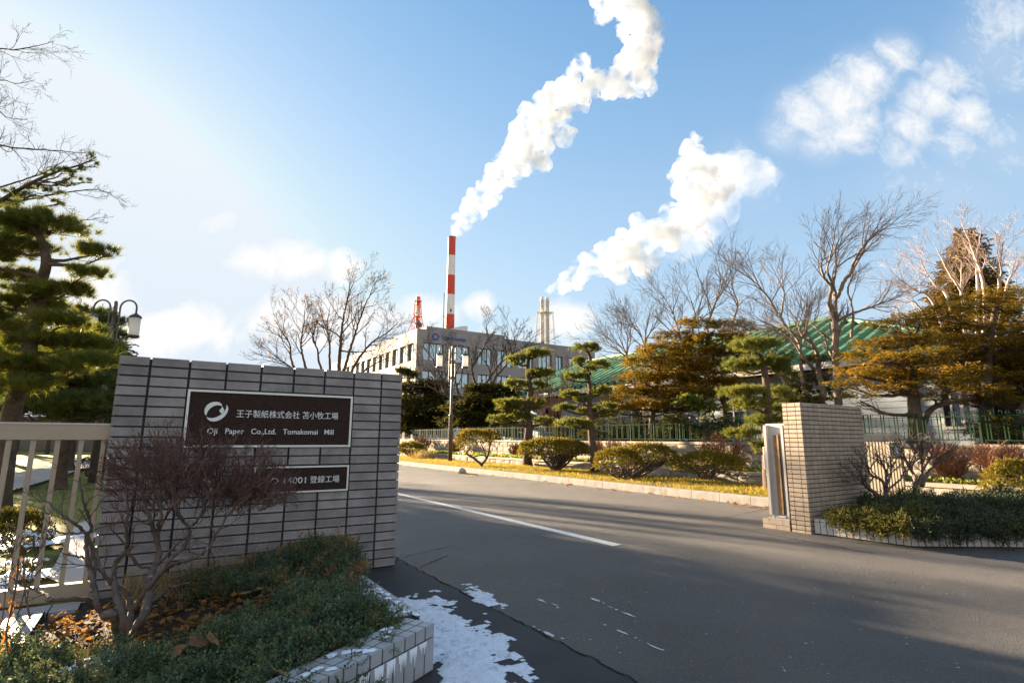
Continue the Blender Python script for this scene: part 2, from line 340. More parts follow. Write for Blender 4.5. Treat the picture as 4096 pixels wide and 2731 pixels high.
# ------------------------------------------------------------------ ground, road, kerb, walks
def fbm(x, y, s=1.0, seed=0.0): return mnoise.fractal(Vector((x * s + seed, y * s - seed, seed * .37)), 1.0, 2.0, 5)
def struct(name, mb, m, base=None, smooth=False, kind='structure'):
    return tag(mb.build(name, m, base=base, smooth=smooth), kind=kind)
def gq(a0, a1, b0, b1, z): return [W(a0, b0), W(a1, b0), W(a1, b1), W(a0, b1)], z
struct('ground', MB().sheet([(-3000, -3000), (3000, -3000), (3000, 3000), (-3000, 3000)], -.06), MT['earth'], base=(0, 0, 0))
m = MB(); m.sheet([W(1.9, 2.2), W(8.35, 2.2), W(8.35, 170), W(1.9, 170)], 0)
m.sheet([W(1.9, -60), W(60, -60), W(60, 2.2), W(1.9, 2.2)], 0); m.sheet([W(-40, -60), W(1.9, -60), W(1.9, -6), W(-40, -6)], 0); m.sheet([W(-40, -6), W(-.62, -6), W(-.62, 2.2), W(-40, 2.2)], 0); m.sheet([W(8.35, 2.2), W(60, 2.2), W(60, 3.4), W(8.35, 3.4)], 0)
struct('road', m, MT['asphalt'], base=(0, 0, 0))
m = MB()
def jag(a0, a1, b0, b1, n=60):
    rng = random.Random(3); L, R = [], []
    for i in range(n + 1):
        b = b0 + (b1 - b0) * i / n
        L.append(W(a0, b)); R.append(W(1.9, b))
    return L, R
L_, R_ = jag(-.62, 1.87, -6, 4.62)
m.add([(*p[:2], 0) for p in L_] + [(*p[:2], 0) for p in R_], [[i, i + 61, i + 62, i + 1] for i in range(60)])
m.sheet([W(-40, 2.2), W(-.62, 2.2), W(-.62, 4.62), W(-40, 4.62)], 0)
m.sheet([W(1.79, 4.62), W(1.9, 4.62), W(1.9, 170), W(1.79, 170)], 0)
struct('pavement', m, MT['pave'], base=(0, 0, 0))
# seams and cracks in the asphalt
m = MB(); rng = random.Random(5)
def ribbon(mb, pts, w, z):
    P = np.array(pts)[:, :2]; T = np.gradient(P, axis=0); N = np.stack([-T[:, 1], T[:, 0]], 1); N /= np.linalg.norm(N, axis=1)[:, None]
    ws = np.array([w * rng.uniform(.35, 1.4) for _ in P])[:, None]
    a, b = P + N * ws, P - N * ws; k = len(P)
    mb.add([(*p, z) for p in a] + [(*p, z) for p in b], [[i, i + k, i + k + 1, i + 1] for i in range(k - 1)])
def wig(p, q, n, amp): return [np.array(p) * (1 - t) + np.array(q) * t + W(*(rng.uniform(-amp, amp) for _ in range(2))) for t in np.linspace(0, 1, n)]
ribbon(m, wig(W(1.91, 4.95), W(1.88, -2), 160, .012), .006, .003)
ribbon(m, wig(W(1.93, 4.87), W(2.6, 5.15), 18, .012), .005, .003)
ribbon(m, wig(W(1.95, 4.45), W(2.35, 4.75), 14, .012), .005, .003)
ribbon(m, wig(W(1.79, 4.62), W(1.95, 4.93), 8, .012), .006, .003)
ribbon(m, wig(G(2900, 2070), G(3090, 2030), 22, .015), .006, .003)
ribbon(m, wig(G(2830, 2098), G(2960, 2115), 14, .02), .006, .003)
ribbon(m, wig(G(2960, 2115), G(3500, 2215), 40, .02), .008, .003)
ribbon(m, wig(W(6.3, 3.1), W(6.9, .6), 40, .015), .008, .003)
struct('road_crack', m, MT['crack'], base=(0, 0, 0))
m = MB(); pts = []
for i in range(121):
    b = 4.29 + i * .4; pts.append((W(3.96 + rng.uniform(-.004, .004), b), W(4.09 + rng.uniform(-.004, .004), b)))
m.add([(*p[0][:2], .004) for p in pts] + [(*p[1][:2], .004) for p in pts], [[i, i + 121, i + 122, i + 1] for i in range(120)])
struct('road_line', m, MT['line'], base=(0, 0, 0))
m = MB()
def chip(a, b, la, lb):
    k = 11; c = [W(a + la * math.cos(t) * rng.uniform(.6, 1.1), b + lb * math.sin(t) * rng.uniform(.6, 1.1)) for t in np.arange(k) * 2 * PI / k]
    m.sheet(c, .004)
for b0, b1, a in ((2.55, 2.9, 2.56), (2.1, 2.56, 2.29), (2.95, 3.1, 2.27), (2.5, 2.75, 1.93)):
    b = b0
    while b < b1:
        l = rng.choice((.006, .01, .018, .03, .06)) * rng.uniform(.7, 1.3); chip(a + rng.uniform(-.02, .02), b + l, rng.uniform(.004, .017), l); b += l * 2 + rng.choice((.003, .01, .03, .08)) * rng.uniform(.6, 1.4)
for _ in range(90):
    p = G(rng.uniform(1650, 3900), rng.uniform(2150, 2700)); q = np.array([p @ E1, p @ E2])
    if q[0] > 2.0: chip(q[0], q[1], rng.uniform(.003, .008), rng.uniform(.003, .009))
struct('worn_marking', m, MT['wornpaint'], base=(0, 0, 0))
m = MB(); b = 3.9
while b < 90:
    m.extrude([(0, -.05), (0, .12), (-.0, .125), (-.02, .14), (-.15, .14), (-.15, -.05)], W(8.35, b + .004), W(8.35, b + .596), -E1); b += .6
struct('kerb', m, MT['kerb'], base=tuple(W(8.35, 4)))
def gridsheet(a0, a1, b0, b1, da, db, zf):
    na, nb = max(2, int((a1 - a0) / da) + 1), max(2, int((b1 - b0) / db) + 1)
    aa, bb = np.linspace(a0, a1, na), np.linspace(b0, b1, nb)
    V = [W(a, b, zf(a, b)) for b in bb for a in aa]
    i = np.arange(nb - 1)[:, None] * na + np.arange(na - 1)[None]; i = i.ravel()
    mb = MB(); mb.add(V, np.stack([i, i + 1, i + na + 1, i + na], 1)); return mb
def vergez(a, b): return .125 + .04 * min(1, max(0, (a - 8.5) / .5)) + .025 * fbm(a, b, .9, 3)
struct('verge', gridsheet(8.5, 10.55, 3.95, 90, .12, .25, vergez), MT['verge'], base=tuple(W(9, 4)), smooth=True)
struct('garden_path', gridsheet(10.55, 11.12, 3.4, 90, .3, 2, lambda a, b: .125), MT['pave'], base=tuple(W(10.6, 4)))
def lawnz(a, b): return -.02 + .04 * fbm(a, b, .35, 7) - .03 * max(0, 1 - abs(b - 4.7))
struct('lawn', gridsheet(-60, 1.78, 4.62, 110, .5, .8, lawnz), MT['lawn'], base=tuple(W(0, 5)), smooth=True)
m = MB()
m.sheet([G(0, 1985), G(200, 1925), G(330, 1880), G(450, 1862), G(450, 1838), G(300, 1850), G(0, 1910)], .05)
m.sheet([G(260, 2360), G(345, 2360), G(372, 2080), G(300, 2110), G(255, 2200), G(190, 2330)], .035)
struct('garden_walk', m, MT['concrete'], base=tuple(G(200, 1925)))
struct('terrace', gridsheet(11.34, 12.42, -4, 90, .25, .5, lambda a, b: .31 + .03 * fbm(a, b, 1.2, 1)), MT['terrace'], base=tuple(W(11.5, 4)), smooth=True)
struct('garden_ground', gridsheet(12.66, 60, -8, 140, 3, 4, lambda a, b: .93), MT['earth'], base=tuple(W(13, 4)))

# ------------------------------------------------------------------ retaining walls of split stone
def stone_wall(name, label, a0, a1, b0, b1, z0, courses, ch, cop, seed):
    t = thing(name, label, 'wall', W(a0, b0, z0)); r = random.Random(seed)
    m = MB(); m.gbox(a0 + .05, a1, b0, b1, z0 - .1, z0 + courses * ch)
    for c in range(courses):
        b = b0 - r.uniform(0, .3)
        while b < b1:
            l = r.uniform(.32, .62); d = r.uniform(0, .025); z = z0 + c * ch; g = .005
            p = [(a0 + .02, b + g), (a0 - d + .012, b + g + .012), (a0 - d + .012, b + l - g - .012), (a0 + .02, b + l - g)]
            q = [W(p[0][0] + .06, p[0][1], z + g), W(p[0][0] + .06, p[3][1], z + g), W(p[0][0] + .06, p[3][1], z + ch - g), W(p[0][0] + .06, p[0][1], z + ch - g)]
            f = [W(a0 - d, b + g, z + g), W(a0 - d, b + l - g, z + g), W(a0 - d, b + l - g, z + ch - g), W(a0 - d, b + g, z + ch - g)]
            mid = [W(a0 - d - .018 + r.uniform(-.008, .008), b + l * u, z + ch * v) for u, v in ((.3, .3), (.7, .35), (.65, .7), (.3, .7))]
            m.add(q + f + mid, [[0, 4, 5, 1], [1, 5, 6, 2], [2, 6, 7, 3], [3, 7, 4, 0], [4, 8, 9, 5], [5, 9, 10, 6], [6, 10, 11, 7], [7, 11, 8, 4], [8, 11, 10, 9]])
            b += l
    m.build('masonry', MT['stone'], t)
    m = MB(); b = b0; z = z0 + courses * ch
    while b < b1:
        m.gbox(a0 - .045, a1 + .02, b + .003, b + .897, z + .001, z + cop); b += .9
    m.build('coping', MT['coping'], t); return t
stone_wall('low_retaining_wall', 'low single-course stone edging wall between the dark path and the planted terrace', 11.12, 11.34, -3.5, 70, .12, 1, .17, .06, 1)
stone_wall('retaining_wall', 'tall split-stone retaining wall with flat coping carrying the green iron fence', 12.4, 12.66, -5, 70, .30, 3, .21, .07, 2)

# ------------------------------------------------------------------ green wrought iron fence on the wall
fe = thing('iron_fence', 'long dark green wrought iron fence with curled tops on the stone wall', 'fence', W(12.53, -4, 1.0))
FZ = 1.0
def fbar(mb, b, z0, z1, w=.016): mb.gbox(12.53 - w / 2, 12.53 + w / 2, b - w / 2, b + w / 2, z0, z1)
mr = MB(); mr.gbox(12.522, 12.538, -4, 60, FZ + .50, FZ + .515); mr.gbox(12.522, 12.538, -4, 60, FZ + .06, FZ + .075); mr.build('rail', MT['fence'], fe)
mp = MB(); mz = MB(); b = -4.0; k = 0
while b < 60:
    if k % 8 == 0:
        pm = MB(); fbar(pm, b, FZ - .02, FZ + .57, .032)
        c = [W(12.53, b + .022 * math.sin(t), FZ + .60 - .034 * math.cos(t)) for t in np.linspace(0, 2 * PI, 13)]
        if b < 22: pm.tube(c, .007, 5, cap=False)
        pm.build('post', MT['fence'], fe)
    elif k % 2:
        for db, sg in ((-.026, -1), (.026, 1)):
            fbar(mp, b + db, FZ + .06, FZ + .57, .016)
            c = [W(12.53, b + db + sg * (.024 - .024 * math.cos(t)), FZ + .57 + .024 * math.sin(t)) for t in np.linspace(0, 1.25 * PI, 9)]
            if b < 25: mp.tube(c, .0055, 4)
    else:
        zz = [0.5, .36, .33, .295, .26, .225, .19, .075]; oo = [0, 0, .022, -.022, .022, -.022, 0, 0]
        mz.tube([W(12.53, b + o, FZ + z) for z, o in zip(zz, oo)], .0065, 4)
    b += .122; k += 1
mp.build('curled_bars', MT['fence'], fe); mz.build('zigzag_bars', MT['fence'], fe)

# ------------------------------------------------------------------ the tiled sign wall with its two name plates
SW0, SWB, SWZ, RP, TW = -.0919, 4.6063, 1.617, .0704, .242
sw = thing('sign_wall', 'grey-brown ribbed tile sign wall with two dark name plates at the gate', 'sign wall', W(SW0 + 4 * TW, SWB + .09, 0))
TPROF = [(0, -.003), (.010, -.002), (.0155, .001), (.0155, .009), (.0115, .0125), (.0115, .0545), (.0065, .0592), (0, .060)]
m = MB(); m.gbox(SW0 - .75 * TW + .0115, SW0 + 7.77 * TW - .0115, SWB + .0115, SWB + .18, -.08, SWZ - .012); m.build('core', MT['joint'], sw)
m = MB(); ed = [-.75, 0, 1, 2, 3, 4, 5, 6, 7, 7.77]
rng = random.Random(11)
for r in range(24):
    z0 = SWZ - (r + 1) * RP + .0115
    for i in range(9):
        if (3 <= r < 9 and 2 <= i <= 6) or (11 <= r < 14 and 4 <= i <= 6): continue
        a0 = SW0 + ed[i] * TW + (.008 if i else -.002); a1 = SW0 + ed[i + 1] * TW - (.008 if i < 8 else -.002)
        j = rng.uniform(-.0008, .0008)
        m.extrude(TPROF, W(a0, SWB + .0115 + j, z0), W(a1, SWB + .0115 + j, z0), -E2)
        m.extrude(TPROF, W(a1, SWB + .18, z0), W(a0, SWB + .18, z0), E2)
        if r == 0: m.box8([W(a, b_, z) for z in (SWZ - .011, SWZ) for a, b_ in ((a0, SWB + .012), (a1, SWB + .012), (a1, SWB + .179), (a0, SWB + .179))])
    for a, o in ((ed[0], -1), (ed[-1], 1)):
        aa = SW0 + a * TW - o * .0115
        m.extrude(TPROF, W(aa, SWB + .013, z0), W(aa, SWB + .179, z0), E1 * o)
m.build('tile_cladding', MT['tile'], sw)
def text(name, s, parent, mat, a0, a1, z0, z1, b, capfit=None, bold=.012, spacing=1.0):
    c = bpy.data.curves.new(name, 'FONT'); c.body = s; c.size = 1; c.extrude = .02; c.offset = bold; c.resolution_u = 4; c.space_character = spacing
    ob = bpy.data.objects.new(name, c); COL.objects.link(ob)
    me0 = bpy.data.meshes.new_from_object(ob.evaluated_get(bpy.context.evaluated_depsgraph_get()))
    bpy.data.objects.remove(ob); bpy.data.curves.remove(c)
    V = np.array([v.co[:] for v in me0.vertices]); fs = [list(p.vertices) for p in me0.polygons]; bpy.data.meshes.remove(me0)
    lo, hi = V.min(0), V.max(0); x = a0 + (V[:, 0] - lo[0]) / (hi[0] - lo[0]) * (a1 - a0)
    z = z0 + (V[:, 1] / capfit if capfit else (V[:, 1] - lo[1]) / (hi[1] - lo[1])) * (z1 - z0)
    mb = MB(); mb.add([W(p, b - (q - lo[2]) / (hi[2] - lo[2]) * .004, r) for p, q, r in zip(x, V[:, 2], z)], fs)
    return mb.build(name, mat, parent)
def plate(name, a0, a1, z0, z1, fr):
    b = SWB - .004
    p = MB().gbox(a0 + fr * .6, a1 - fr * .6, b, SWB + .012, z0 + fr * .6, z1 - fr * .6).build(name, MT['plate'], sw)
    m = MB(); bb = b - .010
    for x0, x1, y0, y1 in ((a0, a1, z1 - fr, z1), (a0, a1, z0, z0 + fr), (a0, a0 + fr, z0 + fr, z1 - fr), (a1 - fr, a1, z0 + fr, z1 - fr)):
        m.gbox(x0, x1, bb, SWB + .012, y0, y1)
    m.build('plate_frame', MT['steel'], p); return p
p1 = plate('name_plate', SW0 + TW + .004, SW0 + 6 * TW - .006, SWZ - 9 * RP + .004, SWZ - 3 * RP - .002, .0155)
p2 = plate('registration_plate', SW0 + 3 * TW + .004, SW0 + 6 * TW - .006, SWZ - 14 * RP + .006, SWZ - 11 * RP - .002, .013)
pb = SWB - .0055
text('lettering', '王子製紙株式会社 苫小牧工場', p1, MT['letter'], SW0 + .576, SW0 + 1.333, 1.2085, 1.2665, pb, bold=.0)
text('lettering', 'Oji   Paper   Co.,Ltd.   Tomakomai   Mill', p1, MT['letter'], SW0 + .394, SW0 + 1.304, 1.0865, 1.128, pb, capfit=.72, bold=.004)
text('lettering', 'ISO 14001', p2, MT['letter'], SW0 + .80, SW0 + 1.112, .709, .7575, pb, capfit=.72, bold=0)
text('lettering', '登録工場', p2, MT['letter'], SW0 + 1.143, SW0 + 1.373, .706, .7615, pb, bold=0)
# the ring emblem: two tapering bands
def onwall(x, y):
    r = np.array(ray_uv(400 + x / 3.92, 1380 + y / 3.92)); t = pb / (r @ E2); q = r * t; return q @ E1, q[2] + CAMH
def smooth_closed(pts, n=6, corners=()):
    out = []; k = len(pts)
    for i in range(k):
        p0, p1, p2_, p3 = (np.array(pts[(i + j) % k], float) for j in (-1, 0, 1, 2))
        if i in corners: p0 = p1
        if (i + 1) % k in corners: p3 = p2_
        for t in np.arange(n) / n: out.append(.5 * ((2 * p1) + (-p0 + p2_) * t + (2 * p0 - 5 * p1 + 4 * p2_ - p3) * t * t + (-p0 + 3 * p1 - 3 * p2_ + p3) * t ** 3))
    return out
m = MB()
for outer, inner in (([(1665, 1110), (1637, 1060), (1640, 1000), (1672, 945), (1720, 910), (1770, 891), (1820, 887), (1872, 896), (1905, 922), (1918, 958)],
                      [(1665, 1110), (1678, 1062), (1700, 1022), (1732, 988), (1770, 962), (1808, 946), (1840, 941), (1872, 943), (1897, 950), (1918, 958)]),
                     ([(1918, 962), (1936, 988), (1945, 1018), (1940, 1045), (1924, 1062), (1897, 1073)], [(1918, 962), (1909, 978), (1898, 993), (1884, 1008), (1868, 1022), (1897, 1073)]),
                     ([(1668, 1122), (1688, 1160), (1725, 1187), (1775, 1197), (1830, 1190), (1895, 1163), (1955, 1115), (1997, 1055), (2012, 1000), (2004, 962), (1984, 935)],
                      [(1668, 1122), (1695, 1135), (1735, 1142), (1775, 1141), (1820, 1130), (1862, 1110), (1905, 1082), (1942, 1048), (1968, 1012), (1981, 975), (1984, 935)])):
    n = len(outer); f = [onwall(*p) for p in outer]; g = [onwall(*p) for p in inner]
    V = [W(a, pb - .004, z) for a, z in f] + [W(a, pb - .004, z) for a, z in g] + [W(a, pb, z) for a, z in f] + [W(a, pb, z) for a, z in g]
    fs = []
    for i in range(n - 1): fs += [[i, i + 1, n + i + 1, n + i], [i, 2 * n + i, 2 * n + i + 1, i + 1], [n + i, n + i + 1, 3 * n + i + 1, 3 * n + i]]
    m.add(V, fs)
m.build('emblem', MT['letter'], p1)

# ------------------------------------------------------------------ left planter, its ice, its soil
def tiled_leg(mt, mj, p, q, z0, z1, depth, pitch, inward, rows=3, lip=.055):
    p, q = np.array(p, float), np.array(q, float); L = np.linalg.norm(q - p); t = (q - p) / L; n = np.array(inward, float); g = .0045
    def bx(s0, s1, d0, d1, y0, y1, mb, mi=0):
        P_ = lambda s, d, z: p + t * s + n * d + EZ * z
        c = [P_(s0, d0, y0), P_(s1, d0, y0), P_(s1, d1, y0), P_(s0, d1, y0), P_(s0, d0, y1), P_(s1, d0, y1), P_(s1, d1, y1), P_(s0, d1, y1)]
        if np.dot(np.cross(t, n), EZ) < 0: c = [c[i] for i in (3, 2, 1, 0, 7, 6, 5, 4)]
        mb.box8(c, mi)
    bx(0.004, L - .004, .004, depth, z0 - .05, z1 - .004, mj)
    k = max(1, int(round(L / pitch))); w = L / k
    for i in range(k):
        s0, s1 = i * w + g, (i + 1) * w - g
        bx(s0, s1, 0, .004, z0 + .012, z1 - lip - g, mt)
        if rows: bx(s0, s1, 0, depth / rows - g, z1 - lip + g * .3, z1, mt)
        for r in range(1, rows): bx(s0, s1, r * depth / rows + g, (r + 1) * depth / rows - g, z1 - .0045, z1, mt)
pl = thing('tiled_planter', 'low grey tiled planter edge with ice streaks at the snowy corner', 'planter', W(1.18, 2.49, 0))
mt, mj = MB(), MB()
CX = W(1.18, 2.50); d2 = norm(np.array([-.46, -.888, 0])); n2 = np.array([-d2[1] * -1, 0, 0])
in2 = norm(np.cross(EZ, d2)); in2 = in2 if in2 @ (W(.3, 3) - CX) > 0 else -in2
tiled_leg(mt, mj, CX, CX + d2 * 1.9, 0, .21, .165, .0735, in2)
tiled_leg(mt, mj, CX + E2 * .17, W(1.18, 4.55), 0, .21, .165, .0735, -E1)
tiled_leg(mt, mj, W(-.62, 1.2), W(-.62, 4.38), -.05, .05, .165, .15, E1)
tiled_leg(mt, mj, W(-3.4, 4.40), W(-.30, 4.40), -.05, .03, .20, .15, E2)
mt.build('tile_facing', MT['greytile'], pl); mj.build('core', MT['tjoint'], pl)
m = MB(); rng = random.Random(8)
out2 = -in2
for i, (s0, ln, zt) in enumerate(((.09, .05, .150), (.16, .075, .150), (.235, .075, .150), (.31, .115, .150), (.385, .12, .150), (.47, .04, .15), (.70, .05, .15))):
    for k in range(5):
        s = s0 + (k - 2) * .011; l = ln * rng.uniform(.45, 1.1); w = .0075
        a = CX + d2 * s + out2 * .002 + EZ * zt
        t0, t1, bt = a - d2 * w, a + d2 * w, a - EZ * l
        m.add([t0, t1, bt + d2 * .001, bt - d2 * .001, (t0 + t1) / 2 + out2 * .004, bt + out2 * .002 + EZ * .004], [[0, 4, 5, 3], [4, 1, 2, 5], [0, 1, 4]])
for _ in range(13):                                # frost left lying on the coping
    s = rng.uniform(.15, .75); c = CX + d2 * s + in2 * rng.uniform(.02, .15) + EZ * .2125; r0 = rng.uniform(.008, .028)
    m.add([c + (d2 * math.cos(t) * 1.5 + in2 * math.sin(t)) * r0 * rng.uniform(.5, 1.1) for t in np.arange(9) * 2 * PI / 9] + [c + EZ * .005], [[i, (i + 1) % 9, 9] for i in range(9)])
for _ in range(30):
    c = W(rng.uniform(1.03, 1.17), rng.uniform(2.66, 3.25), .2125); r0 = rng.uniform(.008, .03)
    m.add([c + (E1 * math.cos(t) * .7 + E2 * math.sin(t) * 1.3) * r0 * rng.uniform(.5, 1.1) for t in np.arange(9) * 2 * PI / 9] + [c + EZ * .006], [[i, (i + 1) % 9, 9] for i in range(9)])
m.build('ice_streaks', MT['ice'], pl, smooth=True)
def frontb(a): return 2.50 + (a - 1.18) * .576      # the planter's slanting front leg in the gate frame
def soilz(a, b):
    t = min(1, max(0, (a + .45) / 1.3)); return .0 + .13 * t + .025 * fbm(a, b, 2.5, 2)
m = MB(); na, nb = 40, 60; V = []
for j in range(nb):
    for i in range(na):
        a = -.46 + 1.49 * i / (na - 1); b0 = frontb(a) + .17; b = b0 + (4.61 - b0) * j / (nb - 1); V.append(W(a, b, soilz(a, b)))
i = (np.arange(nb - 1)[:, None] * na + np.arange(na - 1)[None]).ravel(); m.add(V, np.stack([i, i + 1, i + na + 1, i + na], 1))
struct('planter_soil', m, MT['soil'], base=tuple(W(.3, 3.5)), smooth=True)

# ------------------------------------------------------------------ snow left on the ground
def snow(name, a0, a1, b0, b1, res, inside, thick, z0, seed, thr=0.0, amp=.75, sc=7.0):
    na, nb = int((a1 - a0) / res), int((b1 - b0) / res); H = np.zeros((nb, na))
    for j in range(nb):
        for i in range(na):
            a, b = a0 + i * res, b0 + j * res
            H[j, i] = inside(a, b) + amp * fbm(a, b, sc, seed) + .35 * fbm(a, b, sc * 4.5, seed + 3) - thr
    V = [W(a0 + i * res, b0 + j * res, z0 + thick * (min(1, max(0, H[j, i]) * 2.2) ** .6) * (1 + .5 * fbm(a0 + i * res, b0 + j * res, 28, seed)) - .001) for j in range(nb) for i in range(na)]
    fs = [[j * na + i, j * na + i + 1, (j + 1) * na + i + 1, (j + 1) * na + i] for j in range(nb - 1) for i in range(na - 1) if max(H[j, i], H[j, i + 1], H[j + 1, i], H[j + 1, i + 1]) > 0]
    return MB().add(V, fs), H
def d_patch(a, b):
    e = min(a - 1.17, 1.59 + .05 * math.sin(b * 5) + .12 * (b - 2.5) - a, (3.62 - b) * .8) * 4.5
    return min(.8, e)
def d_strip(a, b): return min(.6, min(a - 1.92, 2.02 - a) * 9, (b - 3.15) * 4, (3.65 - b) * 2.5) - .05
m, _ = snow('snow', 1.10, 2.2, .4, 3.8, .0125, lambda a, b: max(d_patch(a, b), d_strip(a, b)), .012, .004, 4.0, thr=.05)
struct('snow', m, MT['snow'], base=tuple(W(1.5, 2.5)), smooth=True, kind='stuff')
m, _ = snow('snow_lawn', -4.2, -.35, 4.75, 8.2, .04, lambda a, b: -.28 + .0 * a, .03, .02, 9.0, amp=1.1, sc=1.5)
struct('snow_on_lawn', m, MT['snow'], base=tuple(W(-2, 6)), smooth=True, kind='stuff')
ps = G(402, 2642, .12); pa, pbb = ps @ E1, ps @ E2
m, _ = snow('snow_bed', pa - .22, pa + .22, pbb - .12, pbb + .14, .008, lambda a, b: 1.1 - 1.6 * math.hypot((a - pa) / .2, (b - pbb) / .11), .03, .10, 2.0, amp=.5)
struct('snow_in_planter', m, MT['snow'], base=tuple(ps), smooth=True, kind='stuff')

# ------------------------------------------------------------------ aluminium gate left of the sign
lg = thing('sliding_gate', 'bronze aluminium sliding gate with slim upright bars, left of the sign wall', 'gate', W(-1.6, 4.70, 0))
GB = 4.70
m = MB(); m.gbox(-3.6, -.20, GB - .03, GB + .03, 1.04, 1.138); m.build('top_rail', MT['bronze'], lg)
m = MB(); m.gbox(-3.6, -.20, GB - .034, GB + .034, 1.1385, 1.150); m.build('rail_highlight_cap', MT['alu'], lg)  # pale cap strip paints the bluish highlight along the rail top
m = MB(); m.gbox(-3.6, -.20, GB - .03, GB + .03, .03, .125); m.build('bottom_rail', MT['bronze'], lg)
for px in (415, 326, 232, 134, 36, -62, -162, -264):
    r = np.array(ray_uv(px, 1766)); t = GB / (r @ E2); a = (r * t) @ E1
    m = MB(); m.gbox(a - .012, a + .012, GB - .018, GB + .018, .125, 1.04); m.build('bar', MT['bronze'], lg)

# ------------------------------------------------------------------ right gate pillar, latch post, small gate
gp = thing('gate_pillar', 'buff tiled gate pillar, sunlit on its narrow side, beside the road', 'gate pillar', W(6.40, 3.62, 0))
PA0, PA1, PB0, PB1, PZ, PR, PC = 6.40, 7.86, 3.62, 3.85, 1.50, .0526, .1043
m = MB(); m.gbox(PA0 + .008, PA1 - .008, PB0 + .008, PB1 - .008, -.05, PZ - .008); m.build('core', MT['buffjoint'], gp)
BPROF = [(0, 0), (.006, .001), (.0105, .006), (.0105, .0395), (.006, .0445), (0, .0455)]
m = MB()
def brow(p, q, out, n_edges):
    p, q = np.array(p), np.array(q); L = np.linalg.norm(q - p); t = (q - p) / L
    for s0, s1 in zip(n_edges[:-1], n_edges[1:]):
        if s1 - s0 < .012: continue
        m.extrude(BPROF, p + t * (s0 + .0035), p + t * (s1 - .0035), out)
for r in range(29):
    z0 = PZ - (r + 1) * PR + .006
    brow(W(PA0 + .008, PB1, z0), W(PA0 + .008, PB0, z0), -E1, [0, .062, .166, .2315])
    e = [-.0025, .05] + [.05 + PC * (i + 1) for i in range(13)] + [PA1 - PA0]
    brow(W(PA0, PB0 + .008, z0), W(PA1, PB0 + .008, z0), -E2, e)
    brow(W(PA1 - .008, PB0, z0), W(PA1 - .008, PB1, z0), E1, [-.0025, .05, .154, .23])
for i in range(14):
    a0, a1 = PA0 + .05 + PC * (i - 1), PA0 + .05 + PC * i
    m.gbox(max(PA0 + .002, a0) + .003, min(a1, PA1) - .003, PB0 + .002, PB1 - .002, PZ - .007, PZ)
m.build('tile_cladding', MT['buff'], gp)
ped = thing('latch_post', 'pale metal latch post with a wooden bumper on a tiled plinth', 'latch post', W(6.46, 4.02, 0))
m = MB(); m.gbox(6.405, 6.62, 3.865, 4.22, -.05, .11); m.build('plinth_core', MT['buffjoint'], ped)
m = MB()
for i in range(4): m.gbox(6.395, 6.51, 3.87 + i * .087, 3.953 + i * .087, .056, .114)
for i in range(2): m.gbox(6.397, 6.41, 3.87 + i * .174, 4.04 + i * .174, .0, .051)
for i in range(4): m.gbox(6.515, 6.62, 3.87 + i * .087, 3.953 + i * .087, .056, .114)
m.build('plinth_tiles', MT['buff'], ped)
m = MB(); m.gbox(6.47, 6.60, 3.88, 4.13, .15, 1.26); m.build('housing', MT['alu'], ped)
m = MB(); m.gbox(6.42, 6.472, 4.10, 4.132, .16, 1.24); m.gbox(6.42, 6.472, 3.878, 3.905, .16, 1.24); m.build('flange', MT['alu'], ped)
m = MB(); m.gbox(6.452, 6.471, 3.965, 4.03, .17, 1.12); m.build('bumper_strip', MT['wood'], ped)
m = MB(); m.gbox(6.458, 6.4705, 3.906, 3.962, .17, 1.14); m.build('rubber_seal', MT['lampcap'], ped)
m = MB(); m.tube([W(6.47, 4.135, .98), W(6.455, 4.17, .97), W(6.452, 4.17, .70), W(6.47, 4.135, .69)], .008, 6); m.build('handle', MT['steel'], ped)
for z in (.62, .36, .25, .22): m = MB(); m.gbox(6.46, 6.51, 4.132, 4.165, z, z + .028 if z > .5 else z + .012); m.build('hinge', MT['alu'], ped)
m = MB(); m.gbox(6.42, 6.61, 3.88, 4.15, .116, .128); m.gbox(6.45, 6.53, 4.09, 4.12, .128, .155); m.gbox(6.45, 6.53, 3.90, 3.93, .128, .155); m.gbox(6.44, 6.46, 3.94, 4.07, .135, .16); m.build('base_plate', MT['alu'], ped)

sg = thing('slatted_gate', 'beige slatted gate panel behind the bare shrubs, right of the pillar', 'gate', W(8.6, 3.76, 0))
m = MB(); m.gbox(7.90, 9.16, 3.72, 3.80, 1.05, 1.15); m.build('top_rail', MT['bronze'], sg)
m = MB(); m.gbox(7.90, 9.16, 3.725, 3.795, .13, .2); m.build('bottom_rail', MT['bronze'], sg)
m = MB(); m.gbox(9.10, 9.15, 3.735, 3.785, 0, 1.05); m.build('post', MT['bronze'], sg)
for i in range(13):
    a = 7.945 + i * .092; m = MB(); m.gbox(a - .02, a + .02, 3.74, 3.78, .2, 1.05); m.build('slat', MT['bronze'], sg)
wsn = thing('warning_sign', 'white warning sign with black and yellow hazard stripes on the slatted gate', 'sign', W(8.95, 3.712, .78))
m = MB(); m.gbox(8.73, 9.10, 3.712, 3.718, .80, 1.03); m.build('panel', MT['signwhite'], wsn)
m = MB(); m.gbox(8.73, 9.10, 3.7085, 3.7115, .80, .832); m.gbox(8.73, 9.10, 3.7085, 3.7115, 1.0, 1.03); ms = MB()
for z0, z1 in ((.80, .832), (1.0, 1.03)):
    for i in range(8):
        a = 8.738 + i * .045
        ms.add([W(a, 3.7075, z0), W(a + .02, 3.7075, z0), W(a + .035, 3.7075, z1), W(a + .015, 3.7075, z1)], [[0, 1, 2, 3]])
m.build('hazard_band', MT['black'], wsn); ms.build('hazard_stripes', MT['yellow'], wsn)
m = MB(); m.gbox(8.76, 8.845, 3.7085, 3.7115, .855, .975); m.build('pictogram', MT['black'], wsn)
